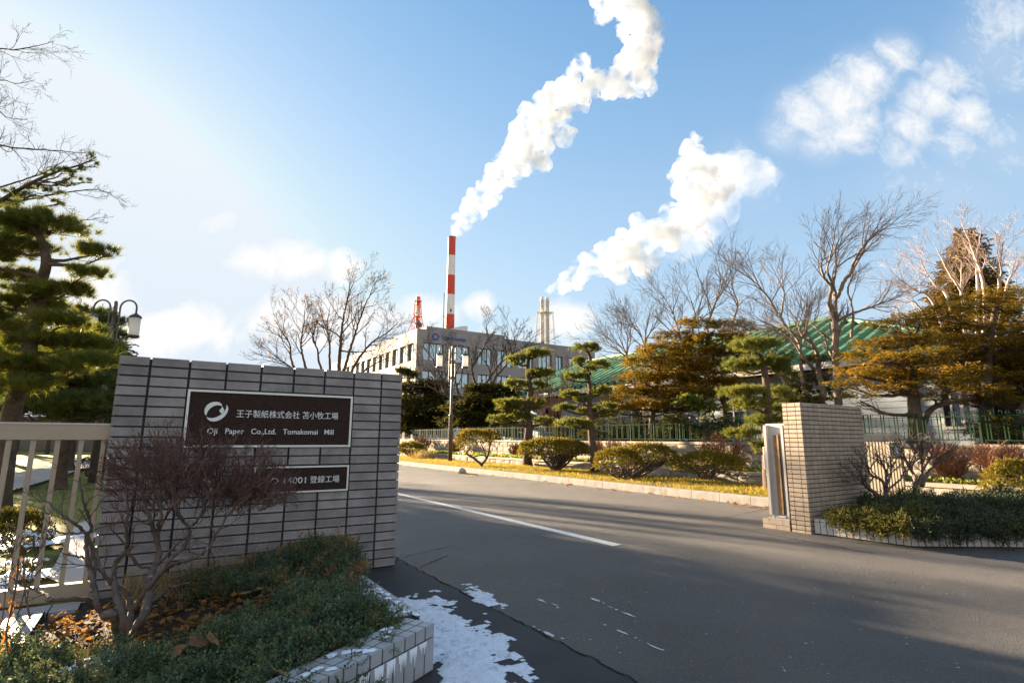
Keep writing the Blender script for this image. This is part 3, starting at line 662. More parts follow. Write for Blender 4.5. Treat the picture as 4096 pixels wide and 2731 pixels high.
m = MB(); c = [W(8.80 + .034 * math.cos(t), 3.7075, .915 + .05 * math.sin(t)) for t in np.arange(20) * 2 * PI / 20]; c2 = [W(8.80 + .018 * math.cos(t), 3.7075, .915 + .03 * math.sin(t)) for t in np.arange(20) * 2 * PI / 20]
m.add(c + c2, [[i, (i + 1) % 20, 20 + (i + 1) % 20, 20 + i] for i in range(20)]); m.add([W(8.80 + .008 * x, 3.7075, .915 + .012 * y) for x, y in ((-1, -1), (1, -1), (1, 1), (-1, 1))], [[0, 1, 2, 3]])
m.build('pictogram_ring', MT['yellow'], wsn)

# right planter
rp = thing('pale_tiled_planter', 'pale upright-tiled planter wall running from the gate pillar, its short side sunlit', 'planter', W(6.5, 2.67, 0))
mt, mj = MB(), MB()
c1 = W(6.52, 2.67); c2 = np.array([5.30, 5.74, 0]); c3 = np.array([6.6, 6.35, 0])
tiled_leg(mt, mj, W(6.452, 3.61), c1, 0, .17, .10, .068, E1, rows=1, lip=.03)
i2 = norm(np.cross(EZ, c2 - c1)); i3 = norm(np.cross(EZ, c3 - c2))
tiled_leg(mt, mj, c1 + norm(c2 - c1) * .002, c2, 0, .17, .10, .068, i2, rows=1, lip=.03)
tiled_leg(mt, mj, c2, c3, 0, .17, .10, .068, i3, rows=1, lip=.03)
mt.build('tile_facing', MT['whitetile'], rp); mj.build('core', MT['tjoint'], rp)
m = MB(); m.add([(*p[:2], .12) for p in (W(6.56, 3.61), W(6.60, 2.72), c2 + i2 * .09, c3 + i3 * .09, W(10.5, 2.6), W(10.4, 3.9), W(7.9, 3.95), W(7.87, 3.61))], [list(range(8))])
struct('planter_soil_bed', m, MT['soil'], base=tuple(W(7.5, 3)))
# ------------------------------------------------------------------ plants: leaf builders
def blades(mb, C, dirs, L, w, rng, mi=0):
    """thin triangles: roots C, unit directions, lengths, half widths"""
    n = len(C); r = rng.normal(size=(n, 3)); s = np.cross(dirs, r); s /= np.linalg.norm(s, axis=1)[:, None] + 1e-9
    L = np.broadcast_to(L, (n,))[:, None]; w = np.broadcast_to(w, (n,))[:, None]
    V = np.stack([C - s * w, C + s * w, C + dirs * L], 1).reshape(-1, 3)
    mb.add(V, np.arange(3 * n).reshape(-1, 3), mi)
def quads(mb, C, d, s, L, w, mi=0):
    n = len(C); L = np.broadcast_to(L, (n,))[:, None]; w = np.broadcast_to(w, (n,))[:, None]
    V = np.stack([C, C + d * L * .5 + s * w, C + d * L, C + d * L * .5 - s * w], 1).reshape(-1, 3)
    mb.add(V, np.arange(4 * n).reshape(-1, 4), mi)
def unit(v): return v / (np.linalg.norm(v, axis=-1, keepdims=True) + 1e-9)
def ellipsoid_pts(rng, n, c, rad, top=.6):
    """points in an ellipsoid, most of them near its upper skin"""
    d = unit(rng.normal(size=(n, 3))); up = rng.random(n) < top; d[up, 2] = np.abs(d[up, 2])
    r = 1 - .45 * rng.random(n) ** 1.6
    return np.array(c) + d * r[:, None] * np.array(rad), d
def needle_pads(mb, pads, rng, per_m2, K, nl, nw):
    for c, rad in pads:
        area = PI * rad[0] * rad[1] * 2.2; n = max(6, int(area * per_m2 * 1.5))
        sub = max(1, int(n / 9)); cc, cdir = ellipsoid_pts(rng, sub, c, (rad[0] * .85, rad[1] * .85, rad[2] * .6))
        k = rng.integers(0, sub, n); P = cc[k] + rng.normal(size=(n, 3)) * np.array([rad[0], rad[1], rad[2]]) * .2
        T = unit((P - np.array(c)) / np.array(rad) * .55 + np.array([0, 0, .75]) + rng.normal(size=(n, 3)) * .3)
        C = np.repeat(P, K, 0) + rng.normal(size=(n * K, 3)) * nl * .12
        d = unit(np.repeat(T, K, 0) + rng.normal(size=(n * K, 3)) * .62)
        blades(mb, C, d, nl * rng.uniform(.6, 1.15, n * K), nw * rng.uniform(.7, 1.3, n * K), rng)
def limb(mb, p, q, r0, r1, rng, sag=.12, n=6, sides=6):
    p, q = np.array(p), np.array(q); t = np.linspace(0, 1, n)[:, None]; L = np.linalg.norm(q - p)
    P = p * (1 - t) + q * t + rng.normal(size=(n, 3)) * L * .035 * np.sin(PI * t) - EZ * L * sag * np.sin(PI * t) * .5
    mb.tube(P, np.linspace(r0, r1, n), sides, cap=False); return P
def near_on(P, R, q, below=.1):
    P = np.array(P); d = np.linalg.norm(P - q, axis=1) + (P[:, 2] > q[2] - below) * 10; i = int(np.argmin(d)); return P[i], R[i]
def fine(P, n=40):
    P = np.array(P, float); t = np.linspace(0, len(P) - 1, n); i = np.minimum(t.astype(int), len(P) - 2); u = (t - i)[:, None]
    p0, p1, p2_, p3 = P[np.maximum(i - 1, 0)], P[i], P[i + 1], P[np.minimum(i + 2, len(P) - 1)]
    return .5 * (2 * p1 + (p2_ - p0) * u + (2 * p0 - 5 * p1 + 4 * p2_ - p3) * u * u + (3 * p1 - p0 - 3 * p2_ + p3) * u ** 3)
def pine(label, base, Y, trunk, pads, r0, r1, seed, mat, per_m2=120, K=26, nl=.085, nw=.0028, dy=.35, cat='pine tree', group=None, bark='bark', fat=1.14, tall=1.4):
    """trunk and pads given as photo pixels at distance Y (pads: x, y, width, height)"""
    rng = np.random.default_rng(seed); t = thing('pine_tree', label, cat, base, group)
    P = [np.array(base, float)] + [D(x, y, Y + rng.uniform(-.08, .08)) for x, y in trunk]; P = fine(P); R = np.linspace(r0, r1, len(P)); R[:3] *= (1.35, 1.2, 1.08)
    m = MB(); m.tube(P, R, 10, cap=False); px = Y / 2200.0; L = []
    for x, y, w, h in pads:
        c = D(x, y, Y + rng.uniform(-dy, dy)); a = w * px / 2 * fat; L.append((c, (a, a * rng.uniform(.8, 1.05), h * px / 2 * tall)))
        p, r = near_on(P, R, c); e = c - EZ * h * px * .3; Q = limb(m, p, e, r * .55, .012 * Y / 12, rng)
        for _ in range(7): limb(m, Q[rng.integers(3, 6)], c + rng.normal(size=3) * np.array([a * .45, a * .4, h * px * .12]) - EZ * h * px * .12, .009 * Y / 12, .004 * Y / 12, rng, n=4, sides=4)
    m.build('trunk', MT[bark], t, smooth=True)
    f = MB(); needle_pads(f, L, rng, per_m2, K, nl, nw); f.build('crown', MT[mat], t); return t
def spray_tpl(rng, pairs, L, lw, ll, droop):
    """a flat feathery shoot along +x"""
    C, d, s = [], [], []
    for i in range(pairs):
        x = (i + .5) / pairs * L; z = -droop * (x / L) ** 2 * L
        for sg in (-1, 1):
            a = rng.uniform(.5, 1.0) * sg; C.append((x, 0, z)); d.append((math.cos(a), math.sin(a), rng.uniform(-.25, .35)))
    C, d = np.array(C), unit(np.array(d)); sd_ = unit(np.cross(d, np.array([0, 0, 1.0]) + rng.normal(size=(len(d), 3)) * .45))
    l = ll * rng.uniform(.6, 1.1, len(C)) * (1.1 - .6 * C[:, 0] / L)
    mb = MB(); quads(mb, C, d, sd_, l, lw * np.ones(len(C))); return np.concatenate(mb.v), np.concatenate(mb.f)
def place_tpl(mb, tpls, P, X, rng, scale, roll=.5, mi=0):
    """copies of templates with their x axis along X at points P"""
    n = len(P); k = rng.integers(0, len(tpls), n); X = unit(X)
    up = np.array([0, 0, 1.0]) + rng.normal(size=(n, 3)) * roll; Yv = unit(np.cross(up, X)); Z = np.cross(X, Yv); S = scale * rng.uniform(.65, 1.2, n)
    for i, (v, f) in enumerate(tpls):
        q = np.where(k == i)[0]
        if len(q) == 0: continue
        Vv = P[q][:, None] + S[q][:, None, None] * (v[None, :, 0:1] * X[q][:, None] + v[None, :, 1:2] * Yv[q][:, None] + v[None, :, 2:3] * Z[q][:, None])
        F_ = (f[None] + (np.arange(len(q)) * len(v))[:, None, None]).reshape(-1, f.shape[1])
        mb.add(Vv.reshape(-1, 3), F_, mi)
def yew(label, base, Y, trunks, pads, r0, seed, mat, per_m2=70, scale=1.0, lw=.012, ll=.07, L=.22, cat='yew tree', bark='barkdark', dy=.6, name='yew_tree', group=None):
    rng = np.random.default_rng(seed); t = thing(name, label, cat, base, group); m = MB(); px = Y / 2200.0; allP, allR = [], []
    for tr in trunks:
        P = fine([D(x, y, Y + rng.uniform(-.1, .1)) for x, y in tr], 24); P[0] = [P[0][0], P[0][1], base[2]] if tr[0][1] > 1762 else P[0]; R = np.linspace(r0, r0 * .3, len(P)) * (1 if tr[0][1] > 1762 else .5); R[:2] *= 1.25
        m.tube(P, R, 9, cap=False); allP.append(P); allR.append(R)
    P, R = np.concatenate(allP), np.concatenate(allR)
    tp = [spray_tpl(rng, 9, L, lw, ll, .25) for _ in range(6)]; f = MB()
    for x, y, w, h in pads:
        c = D(x, y, Y + rng.uniform(-dy, dy)); a = w * px / 2; b = a * rng.uniform(.7, 1.0); hz = h * px / 2
        p, r = near_on(P, R, c); Q = limb(m, p, c - EZ * hz * .5, min(r * .5, .05), .012, rng)
        for _ in range(9): limb(m, Q[rng.integers(2, 6)], c + rng.normal(size=3) * np.array([a * .5, b * .5, hz * .2]) - EZ * hz * .25, .012, .005, rng, n=4, sides=4)
        a *= 1.1; b *= 1.1; n = max(10, int(PI * a * b * per_m2 * 5.5)); sub = max(2, n // 16); cc, cd_ = ellipsoid_pts(rng, sub, c, (a * .9, b * .9, hz), .75); k = rng.integers(0, sub, n)
        pts = cc[k] + rng.normal(size=(n, 3)) * np.array([.13, .13, .05]) * scale; o = pts - c; o[:, 2] = 0
        X = unit(unit(o) * 1.0 + rng.normal(size=(n, 3)) * np.array([.6, .6, .28]) + EZ * .06)
        place_tpl(f, tp, pts, X, rng, scale)
    m.build('trunk', MT[bark], t, smooth=True); f.build('crown', MT[mat], t); return t
def bush(label, base, Y, c, w, h, stems, seed, mat='bush', depth=.75, per_m2=420, cat='bush', tilt=0.0, lumps=(), name='clipped_bush', group=None, core=None, hollow=.55):
    """clipped dome of short shoots on bent stems; c, w, h in photo pixels"""
    rng = np.random.default_rng(seed); t = thing(name, label, cat, base, group); px = Y / 2200.0; m = MB(); f = MB()
    dom = [(c[0], c[1], w, h)] + list(lumps); tp = [spray_tpl(rng, 5, .075, .009, .034, .1) for _ in range(5)]
    for x, y, ww, hh in dom:
        C = D(x, y, Y); a, b, z = ww * px / 2, ww * px / 2 * depth, hh * px / 2
        n = int(PI * a * b * per_m2 * 4.2); d = unit(rng.normal(size=(n, 3))); d[:, 2] = np.where(d[:, 2] < -.35, -d[:, 2], d[:, 2])
        wob = np.array([1 + .13 * mnoise.noise(Vector(q * 2.6 + seed)) + .08 * mnoise.noise(Vector(q * 7 + seed)) for q in d])
        r = (1 - .22 * rng.random(n) ** 2) * wob
        P = C + d * r[:, None] * np.array([a, b, z * 1.15]) + np.array([0, 0, 1]) * (d[:, 0:1] * tilt * a)
        X = unit(d * np.array([1 / a, 1 / b, 1 / z]) * min(a, z) + rng.normal(size=(n, 3)) * .55 + EZ * .25)
        place_tpl(f, tp, P, X, rng, max(.8, Y / 14), 1.0)
        for _ in range(stems):
            q = C + unit(rng.normal(size=3)) * np.array([a * .75, b * .7, z * .25]) - EZ * z * .1
            P0 = np.array(base) + rng.normal(size=3) * np.array([.06, .06, 0])
            mid = P0 * .5 + q * .5 + np.array([rng.uniform(-.1, .1), 0, -.12 * z]); Q = fine([P0, mid, q], 7); m.tube(Q, np.linspace(.03, .012, 7) * Y / 14, 6, cap=False)
            for _ in range(5): limb(m, Q[rng.integers(3, 7)], C + unit(rng.normal(size=3)) * np.array([a * .85, b * .8, z * .5]), .011 * Y / 14, .004 * Y / 14, rng, n=4, sides=4)
    if m.v: m.build('stem', MT['barkshrub'], t, smooth=True)
    f.build('foliage', MT[mat], t); return t
class Tw:
    """recursive bare branching"""
    def __init__(s, seed): s.rng = np.random.default_rng(seed); s.g = {}
    def put(s, P, R, n): s.g.setdefault((len(P), n), []).append((P, R))
    def grow(s, p, d, L, r, lev, par):
        g = s.rng; n = par['seg'][min(lev, len(par['seg']) - 1)]; P = [p]; st = L / n; rm = par['rmin']
        for i in range(n):
            d = norm(d + g.normal(size=3) * par['wob'] + EZ * par['trop'] + par.get('lean', 0)); p = p + d * st; P.append(p)
        R = np.linspace(max(r, rm), max(r * par.get('tap', .35), rm * .75), n + 1); s.put(np.array(P), R, 6 if r > .03 else 4 if r > .012 else 3)
        s.kids(np.array(P), R, L, lev, par)
    def kids(s, P, R, L, lev, par, k=None, t0=.25):
        if lev >= par['lev']: return
        g = s.rng; n = len(P) - 1
        for j in range(k or par['kids'][min(lev, len(par['kids']) - 1)]):
            t = t0 + (1 - t0) * (j + g.random()) / (k or par['kids'][min(lev, len(par['kids']) - 1)]); x = min(t * n, n - 1e-6); i = int(x); q = P[i] + (P[i + 1] - P[i]) * (x - i)
            d = norm(P[i + 1] - P[i]); a = g.uniform(*par['ang']); o = norm(np.cross(d, g.normal(size=3))); nd = norm(d * math.cos(a) + o * math.sin(a))
            s.grow(q, nd, L * par['lr'] * g.uniform(.6, 1.15) * (1.15 - .4 * t), R[i] * par.get('rr', .6), lev + 1, par)
    def out(s, mb):
        for (k, n), L in s.g.items(): mb.tubes([a for a, _ in L], [b for _, b in L], n)
def bare_tree(label, base, Y, limbs, par, seed, mat='barkgrey', dy=.5, cat='bare tree', group=None, leaves=None, name='bare_tree', twigmat=None, cut=1.0):
    """limbs: (pixel points, start radius, end radius, number of side branches, side length, first fraction)"""
    t = thing(name, label, cat, base, group); w = Tw(seed); g = w.rng; m = MB(); depth = {}
    for li, (pts, r0, r1, k, sl, t0) in enumerate(limbs):
        off = g.uniform(-dy, dy); n = len(pts)
        P = []
        for i, p in enumerate(pts):
            if len(p) == 3: P.append(np.array(base) if p[2] == 'b' else D(p[0], p[1], Y + p[2])); continue
            P.append(D(p[0], p[1], Y + off * i / max(1, n - 1)))
        P = fine(P, 6 * n); P = P[:max(8, int(len(P) * cut))] if k >= 6 else P; P[1:] += g.normal(size=P[1:].shape) * r0 * .12; R = np.linspace(r0, r1, len(P)); m.tube(P, R, 8 if r0 > .04 else 5, cap=False)
        w.kids(P, R, sl / par['lr'], 0, par, k, t0)
    bm = MB(); w.out(bm)
    m.build('trunk', MT[mat], t, smooth=True); o = bm.build('branches', MT[twigmat or mat], t)
    if leaves:
        f = MB(); ends = np.array([P[-1] for (k, n), L in w.g.items() for P, R in L if R[0] < .012]); q = ends[g.integers(0, len(ends), leaves)]
        d = unit(g.normal(size=(leaves, 3)) - EZ * .5); quads(f, q, d, unit(np.cross(d, g.normal(size=(leaves, 3)))), .16 * g.uniform(.6, 1.2, leaves), .06); f.build('leaves', MT['brownleaf'], t)
    return t
def twig_bush(label, base, Y, c, w, h, seed, mat='twigred', n=26, cat='deciduous bush', rmin=.004, name='deciduous_bush', group=None, up=.5):
    """dome of fine bare twigs; c, w, h in photo pixels"""
    rng = np.random.default_rng(seed); px = Y / 2200.0; C = D(c[0], c[1], Y); a, z = w * px / 2, h * px / 2; tw = Tw(seed); base = np.array(base, float)
    par = dict(seg=(4, 3, 3), wob=.16, trop=.10, rmin=rmin, lev=2, kids=(7, 5), ang=(.25, .7), lr=.45, rr=.6)
    for _ in range(n):
        d = unit(rng.normal(size=3)); d[2] = abs(d[2]); q = C + d * np.array([a * .9, a * .7, z * .85]); p = base + np.array([rng.uniform(-a * .3, a * .3), rng.uniform(-a * .2, a * .2), 0])
        tw.grow(p, norm(q - p), np.linalg.norm(q - p) * .92, rmin * 2.4, 0, par)
    mb = MB(); tw.out(mb); o = mb.build(name, MT[mat], base=base); return tag(o, label, cat, group, 'thing')
def grass(name, pts, h, w, mat, seed, lean=.5, kind='stuff'):
    rng = np.random.default_rng(seed); P = np.array(pts); n = len(P); mb = MB()
    d = unit(rng.normal(size=(n, 3)) * np.array([lean, lean, .2]) + EZ); blades(mb, P, d, h * rng.uniform(.4, 1.2, n), w, rng)
    return tag(mb.build(name, MT[mat], base=P.mean(0)), kind=kind)

# ------------------------------------------------------------------ the two double street lamps
def lamp(label, base, Hh):
    t = thing('street_lamp', label, 'street lamp', base, 'double street lamps'); b = np.array(base, float); X = np.array([1.0, .05, 0])
    m = MB(); m.lathe([(0, 0), (.085, 0), (.085, Hh * .385), (.092, Hh * .388), (.092, Hh * .395), (.055, Hh * .40), (.048, Hh * .86), (.048, Hh * .93), (.075, Hh * .932), (.075, Hh * .937), (.05, Hh * .94), (.045, Hh * .985), (.03, Hh * 1.0), (0, Hh)], b, 16)
    for z in (.70, .72, .84, .86): m.lathe([(.05, Hh * z), (.075, Hh * z + .005), (.075, Hh * z + .03), (.05, Hh * z + .035)], b, 14)
    m.build('pole', MT['lampmetal'], t, smooth=True)
    for sg in (-1, 1):
        R_ = .20; x0 = .12
        P = [b + X * sg * x0 + EZ * z for z in np.linspace(Hh * .66, Hh * .96, 8)]
        P += [b + X * sg * (x0 + R_ - R_ * math.cos(a)) + EZ * (Hh * .96 + R_ * math.sin(a)) for a in np.linspace(.2, PI, 14)]
        P += [b + X * sg * (x0 + 2 * R_) + EZ * (Hh * .96 - .12)]
        m = MB(); m.tube(P, .022, 8)
        for z in (.70, .72, .84, .86): m.lathe([(.03, Hh * z), (.046, Hh * z + .004), (.046, Hh * z + .028), (.03, Hh * z + .032)], b + X * sg * x0, 10)
        for z in (.71, .85): m.tube([b + X * sg * .04 + EZ * (Hh * z + .015), b + X * sg * x0 + EZ * (Hh * z + .015)], .016, 6)
        m.build('arm', MT['lampmetal'], t, smooth=True)
        c = b + X * sg * (x0 + 2 * R_) + EZ * (Hh * .96 - .12)
        h = MB(); h.lathe([(.02, 0), (.05, -.03), (.12, -.075), (.14, -.105), (.14, -.13), (0, -.13)], c, 18); h.lathe([(0, -.575), (.132, -.575), (.132, -.62), (0, -.62)], c, 18)
        ho = h.build('lantern', MT['lampcap'], t, smooth=False)
        g = MB(); g.lathe([(.118, -.13), (.12, -.575)], c, 20); g.build('lantern_glass', MT['lampglass'], ho, smooth=True)
    return t
lamp('grey double street lamp with two lanterns in front of the office building', G(1800, 1848, .14), 4.66)
lamp('grey double street lamp half hidden behind the pines left of the sign', np.array([D(452, 1300, 13.3)[0], 13.3, 0]), 4.42)

# ------------------------------------------------------------------ office building
ob = thing('office_building', 'long flat-roofed concrete office building with sunlit end and blue roof logo', 'office building', (-13, 73, 0))
K0 = np.array([-13.0, 73.0, 0]); OH = 15.75
def OP(s, t_, z): return K0 + E1 * s + E2 * t_ + EZ * z         # s along the shaded front, t along the sunlit end
def obox(mb, s0, s1, t0, t1, z0, z1, mi=0):
    return mb.box8([OP(s0, t0, z0), OP(s1, t0, z0), OP(s1, t1, z0), OP(s0, t1, z0), OP(s0, t0, z1), OP(s1, t0, z1), OP(s1, t1, z1), OP(s0, t1, z1)], mi)
wl = MB(); LS, LT = 32.0, 44.0
storeys = [(11.6, 14.05), (8.0, 10.2), (4.3, 6.6), (.8, 3.2)]
fw = [(1.0, 4.1), (5.0, 8.2), (9.6, 12.0), (12.9, 15.6), (16.6, 19.4), (20.4, 23.0), (23.8, 25.2), (26.4, 28.2), (29.0, 31.0)]
ew = [(1.0 + 3.0 * i, 3.2 + 3.0 * i) for i in range(14)]
def facade(openings, L, along):
    zs = sorted({0.0, OH} | {z for s in storeys for z in s})
    for z0, z1 in zip(zs[:-1], zs[1:]):
        win = (z0, z1) in [tuple(s) for s in storeys]; xs = 0.0
        for a, b_ in (openings if win else []):
            along(wl, xs, a, 0, .45, z0, z1); gl, fr = MB(), MB(); along(gl, a, b_, .34, .38, z0, z1)
            k = 3 if b_ - a > 2.4 else 2
            for i in range(k + 1): x = a + (b_ - a) * i / k; along(fr, max(a, x - .05), min(b_, x + .05), .26, .335, z0, z1)
            along(fr, a, b_, .27, .333, z0, z0 + .08); along(fr, a, b_, .27, .333, z1 - .08, z1); xs = b_
            w_ = fr.build('window', MT['frame'], ob); gl.build('pane', MT['glass'], w_)
        along(wl, xs, L, 0, .45, z0, z1)
facade(fw, LS, lambda mb, x0, x1, d0, d1, z0, z1: obox(mb, x0, x1, d0, d1, z0, z1))
facade(ew, LT, lambda mb, x0, x1, d0, d1, z0, z1: obox(mb, d0, d1, max(x0, .45), x1, z0, z1) if x1 > .45 else None)
obox(wl, LS - .45, LS, .45, LT, 0, OH); obox(wl, .45, LS - .45, LT - .45, LT, 0, OH)
wl.build('walls', MT['office'], ob)
m = MB(); obox(m, .0, LS, 0, LT, OH + .001, OH + .12); obox(m, .45, LS - .45, .45, LT - .45, .1, .2)
m.build('roof', MT['officetrim'], ob)
m = MB(); obox(m, 1.4, 14.2, .05, 9, OH + .121, OH + .62); m.build('roof_parapet', MT['office'], ob)
m = MB()
for i in range(28):
    a0, a1 = i * 2 * PI / 28 + .9, (i + .86) * 2 * PI / 28 + .9; w0 = .10 + .14 * math.sin((i / 28) * PI); R_ = .52
    p = lambda a, r: OP(2.75 + r * math.cos(a), -.09, 14.98 + r * math.sin(a))
    q = lambda a, r: OP(2.75 + r * math.cos(a), -.005, 14.98 + r * math.sin(a))
    m.box8([p(a0, R_ - w0), p(a0, R_), p(a0 + .24, R_), p(a0 + .24, R_ - w0), q(a0, R_ - w0), q(a0, R_), q(a0 + .24, R_), q(a0 + .24, R_ - w0)])
m.build('roof_emblem', MT['blue'], ob)
def text_on(name, s, parent, mat, o, dx, dz, w, h, out):
    c = bpy.data.curves.new(name, 'FONT'); c.body = s; c.size = 1; c.extrude = .03; c.offset = .02
    t_ = bpy.data.objects.new(name, c); COL.objects.link(t_); me0 = bpy.data.meshes.new_from_object(t_.evaluated_get(bpy.context.evaluated_depsgraph_get()))
    bpy.data.objects.remove(t_); bpy.data.curves.remove(c); V = np.array([v.co[:] for v in me0.vertices]); fs = [list(p.vertices) for p in me0.polygons]; bpy.data.meshes.remove(me0)
    lo, hi = V.min(0), V.max(0); V = (V - lo) / (hi - lo); mb = MB(); mb.add([np.array(o) + dx * (x * w) + dz * (z * h) + out * (.005 + .08 * y) for x, z, y in V], fs); return mb.build(name, mat, parent)
text_on('roof_lettering', 'OJI PAPER', ob, MT['blue'], OP(4.0, 0, 14.62), E1, EZ, 3.6, .5, -E2)
m = MB(); m.tube([OP(4.4, 1.0, OH + .6), OP(4.4, 1.0, OH + 6.0)], .05, 6); tag(m.build('antenna_mast', MT['frame'], base=OP(4.4, 1, OH + .62)), 'thin grey antenna mast rising from the office roof', 'antenna', kind='thing')
fl = thing('floodlight', 'small grey floodlight on the corner of the office roof', 'floodlight', OP(.3, .3, OH + .12))
m = MB(); m.tube([OP(.3, .3, OH + .12), OP(.3, .3, OH + .6)], .06, 6); m.build('bracket', MT['lampmetal'], fl)
m = MB(); m.bar(OP(-.1, .2, OH + 1.0), OP(.75, .45, OH + .62), .5, .4); m.build('lamp_housing', MT['lampmetal'], fl)
m = MB(); V = []
for i in range(9):
    s = i / 8; zt = .05 + 1.0 * math.sin(PI * .5 * s) ** 1.2
    V += [OP(5.0 + 3.6 * s, 1.5, OH + .62), OP(5.0 + 3.6 * s, 1.5, OH + .62 + zt), OP(5.0 + 3.6 * s, 1.9, OH + .62 + zt), OP(5.0 + 3.6 * s, 1.9, OH + .62)]
m.add(V, [[4 * i + a, 4 * i + b_, 4 * i + 4 + b_, 4 * i + 4 + a] for i in range(8) for a, b_ in ((0, 1), (1, 2), (2, 3))] + [[32, 33, 34, 35]])
tag(m.build('roof_canopy', MT['white'], base=OP(6.8, 1.7, OH + .62)), 'white curved canopy on the office roof before the tall chimney', 'roof canopy', kind='thing')

# ------------------------------------------------------------------ chimneys
def zat(py, px, Y): return D(px, py, Y)[2]
Yc = 200.0; ch = thing('striped_chimney', 'tall red and white banded chimney, steam pouring from its top', 'chimney', (D(1799, 1315, Yc)[0], Yc, 0))
cx = D(1804, 1100, Yc)[0]; zs = [0, zat(1258.6, 1800, Yc), zat(1179.4, 1800, Yc), zat(1102, 1800, Yc), zat(1023.2, 1800, Yc), zat(953.6, 1806, Yc)]
def cr(z): return 2.10 - (2.10 - 1.42) * (z / zs[5])
m = MB()
for i in range(5): m.lathe([(cr(zs[i]), zs[i]), (cr(zs[i + 1]), zs[i + 1])], (cx, Yc, 0), 40, i % 2)
m.lathe([(cr(zs[5]), zs[5]), (cr(zs[5]) + .12, zs[5] + .02), (cr(zs[5]) + .12, zs[5] + .5), (1.0, zs[5] + .5), (.95, zs[5] - 2)], (cx, Yc, 0), 40, 0)
m.build('shaft', [MT['red'], MT['white']], ch, smooth=True)
m = MB()
for dx in (-.8, 0, .8): m.lathe([(.34, zs[5] + .3), (.34, zs[5] + .8 + (.3 if dx == 0 else 0)), (.24, zs[5] + .8)], (cx + dx, Yc, 0), 14)
m.build('flue', MT['rust'], ch)
m = MB(); m.lathe([(0, zs[1] + 1.0), (.5, zs[1] + 1.0), (.5, zs[1] + 1.6), (.2, zs[1] + 1.8), (0, zs[1] + 1.8)], (cx + .4, Yc - cr(zs[1]) - .3, 0), 10); m.build('beacon', MT['frame'], ch)
Y2 = 220.0; x2 = D(1671, 1250, Y2)[0]; px2 = Y2 / 2200
lc = thing('lattice_chimney', 'small red and white chimney braced by a lattice tower behind the office roof', 'chimney', (x2, Y2, 0))
zz = [zat(1340, 1671, Y2) - 20, zat(1269, 1671, Y2), zat(1227, 1671, Y2), zat(1187, 1671, Y2)]; m = MB()
for i in range(3): m.lathe([(.86, zz[i]), (.84, zz[i + 1])], (x2, Y2, 0), 20, i % 2)
m.lathe([(.84, zz[3]), (.6, zz[3]), (.6, zz[3] - 1)], (x2, Y2, 0), 20, 0); m.build('shaft', [MT['red'], MT['white']], lc, smooth=True)
m = MB(); lv = [zz[3] - 1.6, zz[2], zz[1], zz[1] - 3, zz[1] - 8]; rr = [1.15, 1.25, 1.6, 2.4, 4.2]
for k in range(4):
    a = k * PI / 2 + .5; Q = [np.array([x2 + r * math.cos(a) * 1.1, Y2 + r * math.sin(a), z]) for r, z in zip(rr, lv)]
    Q.append(np.array([x2 + 8 * math.cos(a), Y2 + 8 * math.sin(a), 0])); m.tube(Q, .13, 5, mi=0)
    a2 = a + PI / 2; Q2 = [np.array([x2 + r * math.cos(a2) * 1.1, Y2 + r * math.sin(a2), z]) for r, z in zip(rr, lv)]
    for i in range(4): m.tube([Q[i], Q2[i + 1]], .07, 4); m.tube([Q2[i], Q[i + 1]], .07, 4)
m.build('lattice_tower', MT['red'], lc)
m = MB()
for z, r in ((zz[3] - 1.7, 1.5), (zz[1] + .2, 1.9), (zz[2] - .2, 1.3)):
    m.lathe([(.8, z), (r, z), (r, z + .15), (.8, z + .15)], (x2, Y2, 0), 18)
    m.lathe([(r, z + .9), (r + .05, z + .95), (r, z + 1.0)], (x2, Y2, 0), 18)
m.build('platform', MT['rust'], lc)
Y3 = 180.0; x3, x3b = D(2169.5, 1300, Y3)[0], D(2189.5, 1300, Y3)[0]
tw_ = thing('twin_stack', 'pair of rusty white steel stacks in a lattice frame, steam blowing from them', 'chimney', ((x3 + x3b) / 2, Y3, 0))
zt = zat(1189, 2180, Y3); zp = zat(1253, 2180, Y3)
for x in (x3, x3b):
    m = MB(); m.lathe([(.66, 0), (.62, zt - 1.2), (.76, zt - 1.2), (.76, zt - .9), (.62, zt - .9), (.62, zt), (.5, zt), (.45, zt - 2)], (x, Y3, 0), 20); m.build('stack', MT['rust'], tw_, smooth=True)
xm = (x3 + x3b) / 2; m = MB()
for sx in (-1, 1):
    for sy in (-1, 1):
        Q = [np.array([xm + sx * 2.6, Y3 + sy * 2.2, zp]), np.array([xm + sx * 3.4, Y3 + sy * 2.6, zp - 14]), np.array([xm + sx * 4.6, Y3 + sy * 3.4, 0])]; m.tube(Q, .11, 5)
    for i in range(4):
        z0, z1 = zp - i * 6, zp - (i + 1) * 6; w0, w1 = 2.6 + i * .34, 2.6 + (i + 1) * .34
        for sy in (-1, 1):
            m.tube([(xm - sx * w0, Y3 + sy * 2.2, z0), (xm + sx * w1, Y3 + sy * 2.4, z1)], .05, 4); m.tube([(xm - w0, Y3 + sy * 2.2, z0), (xm + w0, Y3 + sy * 2.2, z0)], .06, 4)
m.lathe([(.6, zp), (2.9, zp), (2.9, zp + .2), (.6, zp + .2)], (xm, Y3, 0), 4); m.tube([(xm, Y3 - 1, 0), (xm, Y3 - 1, zt - 2)], .1, 5)
m.build('support_frame', MT['rust'], tw_)

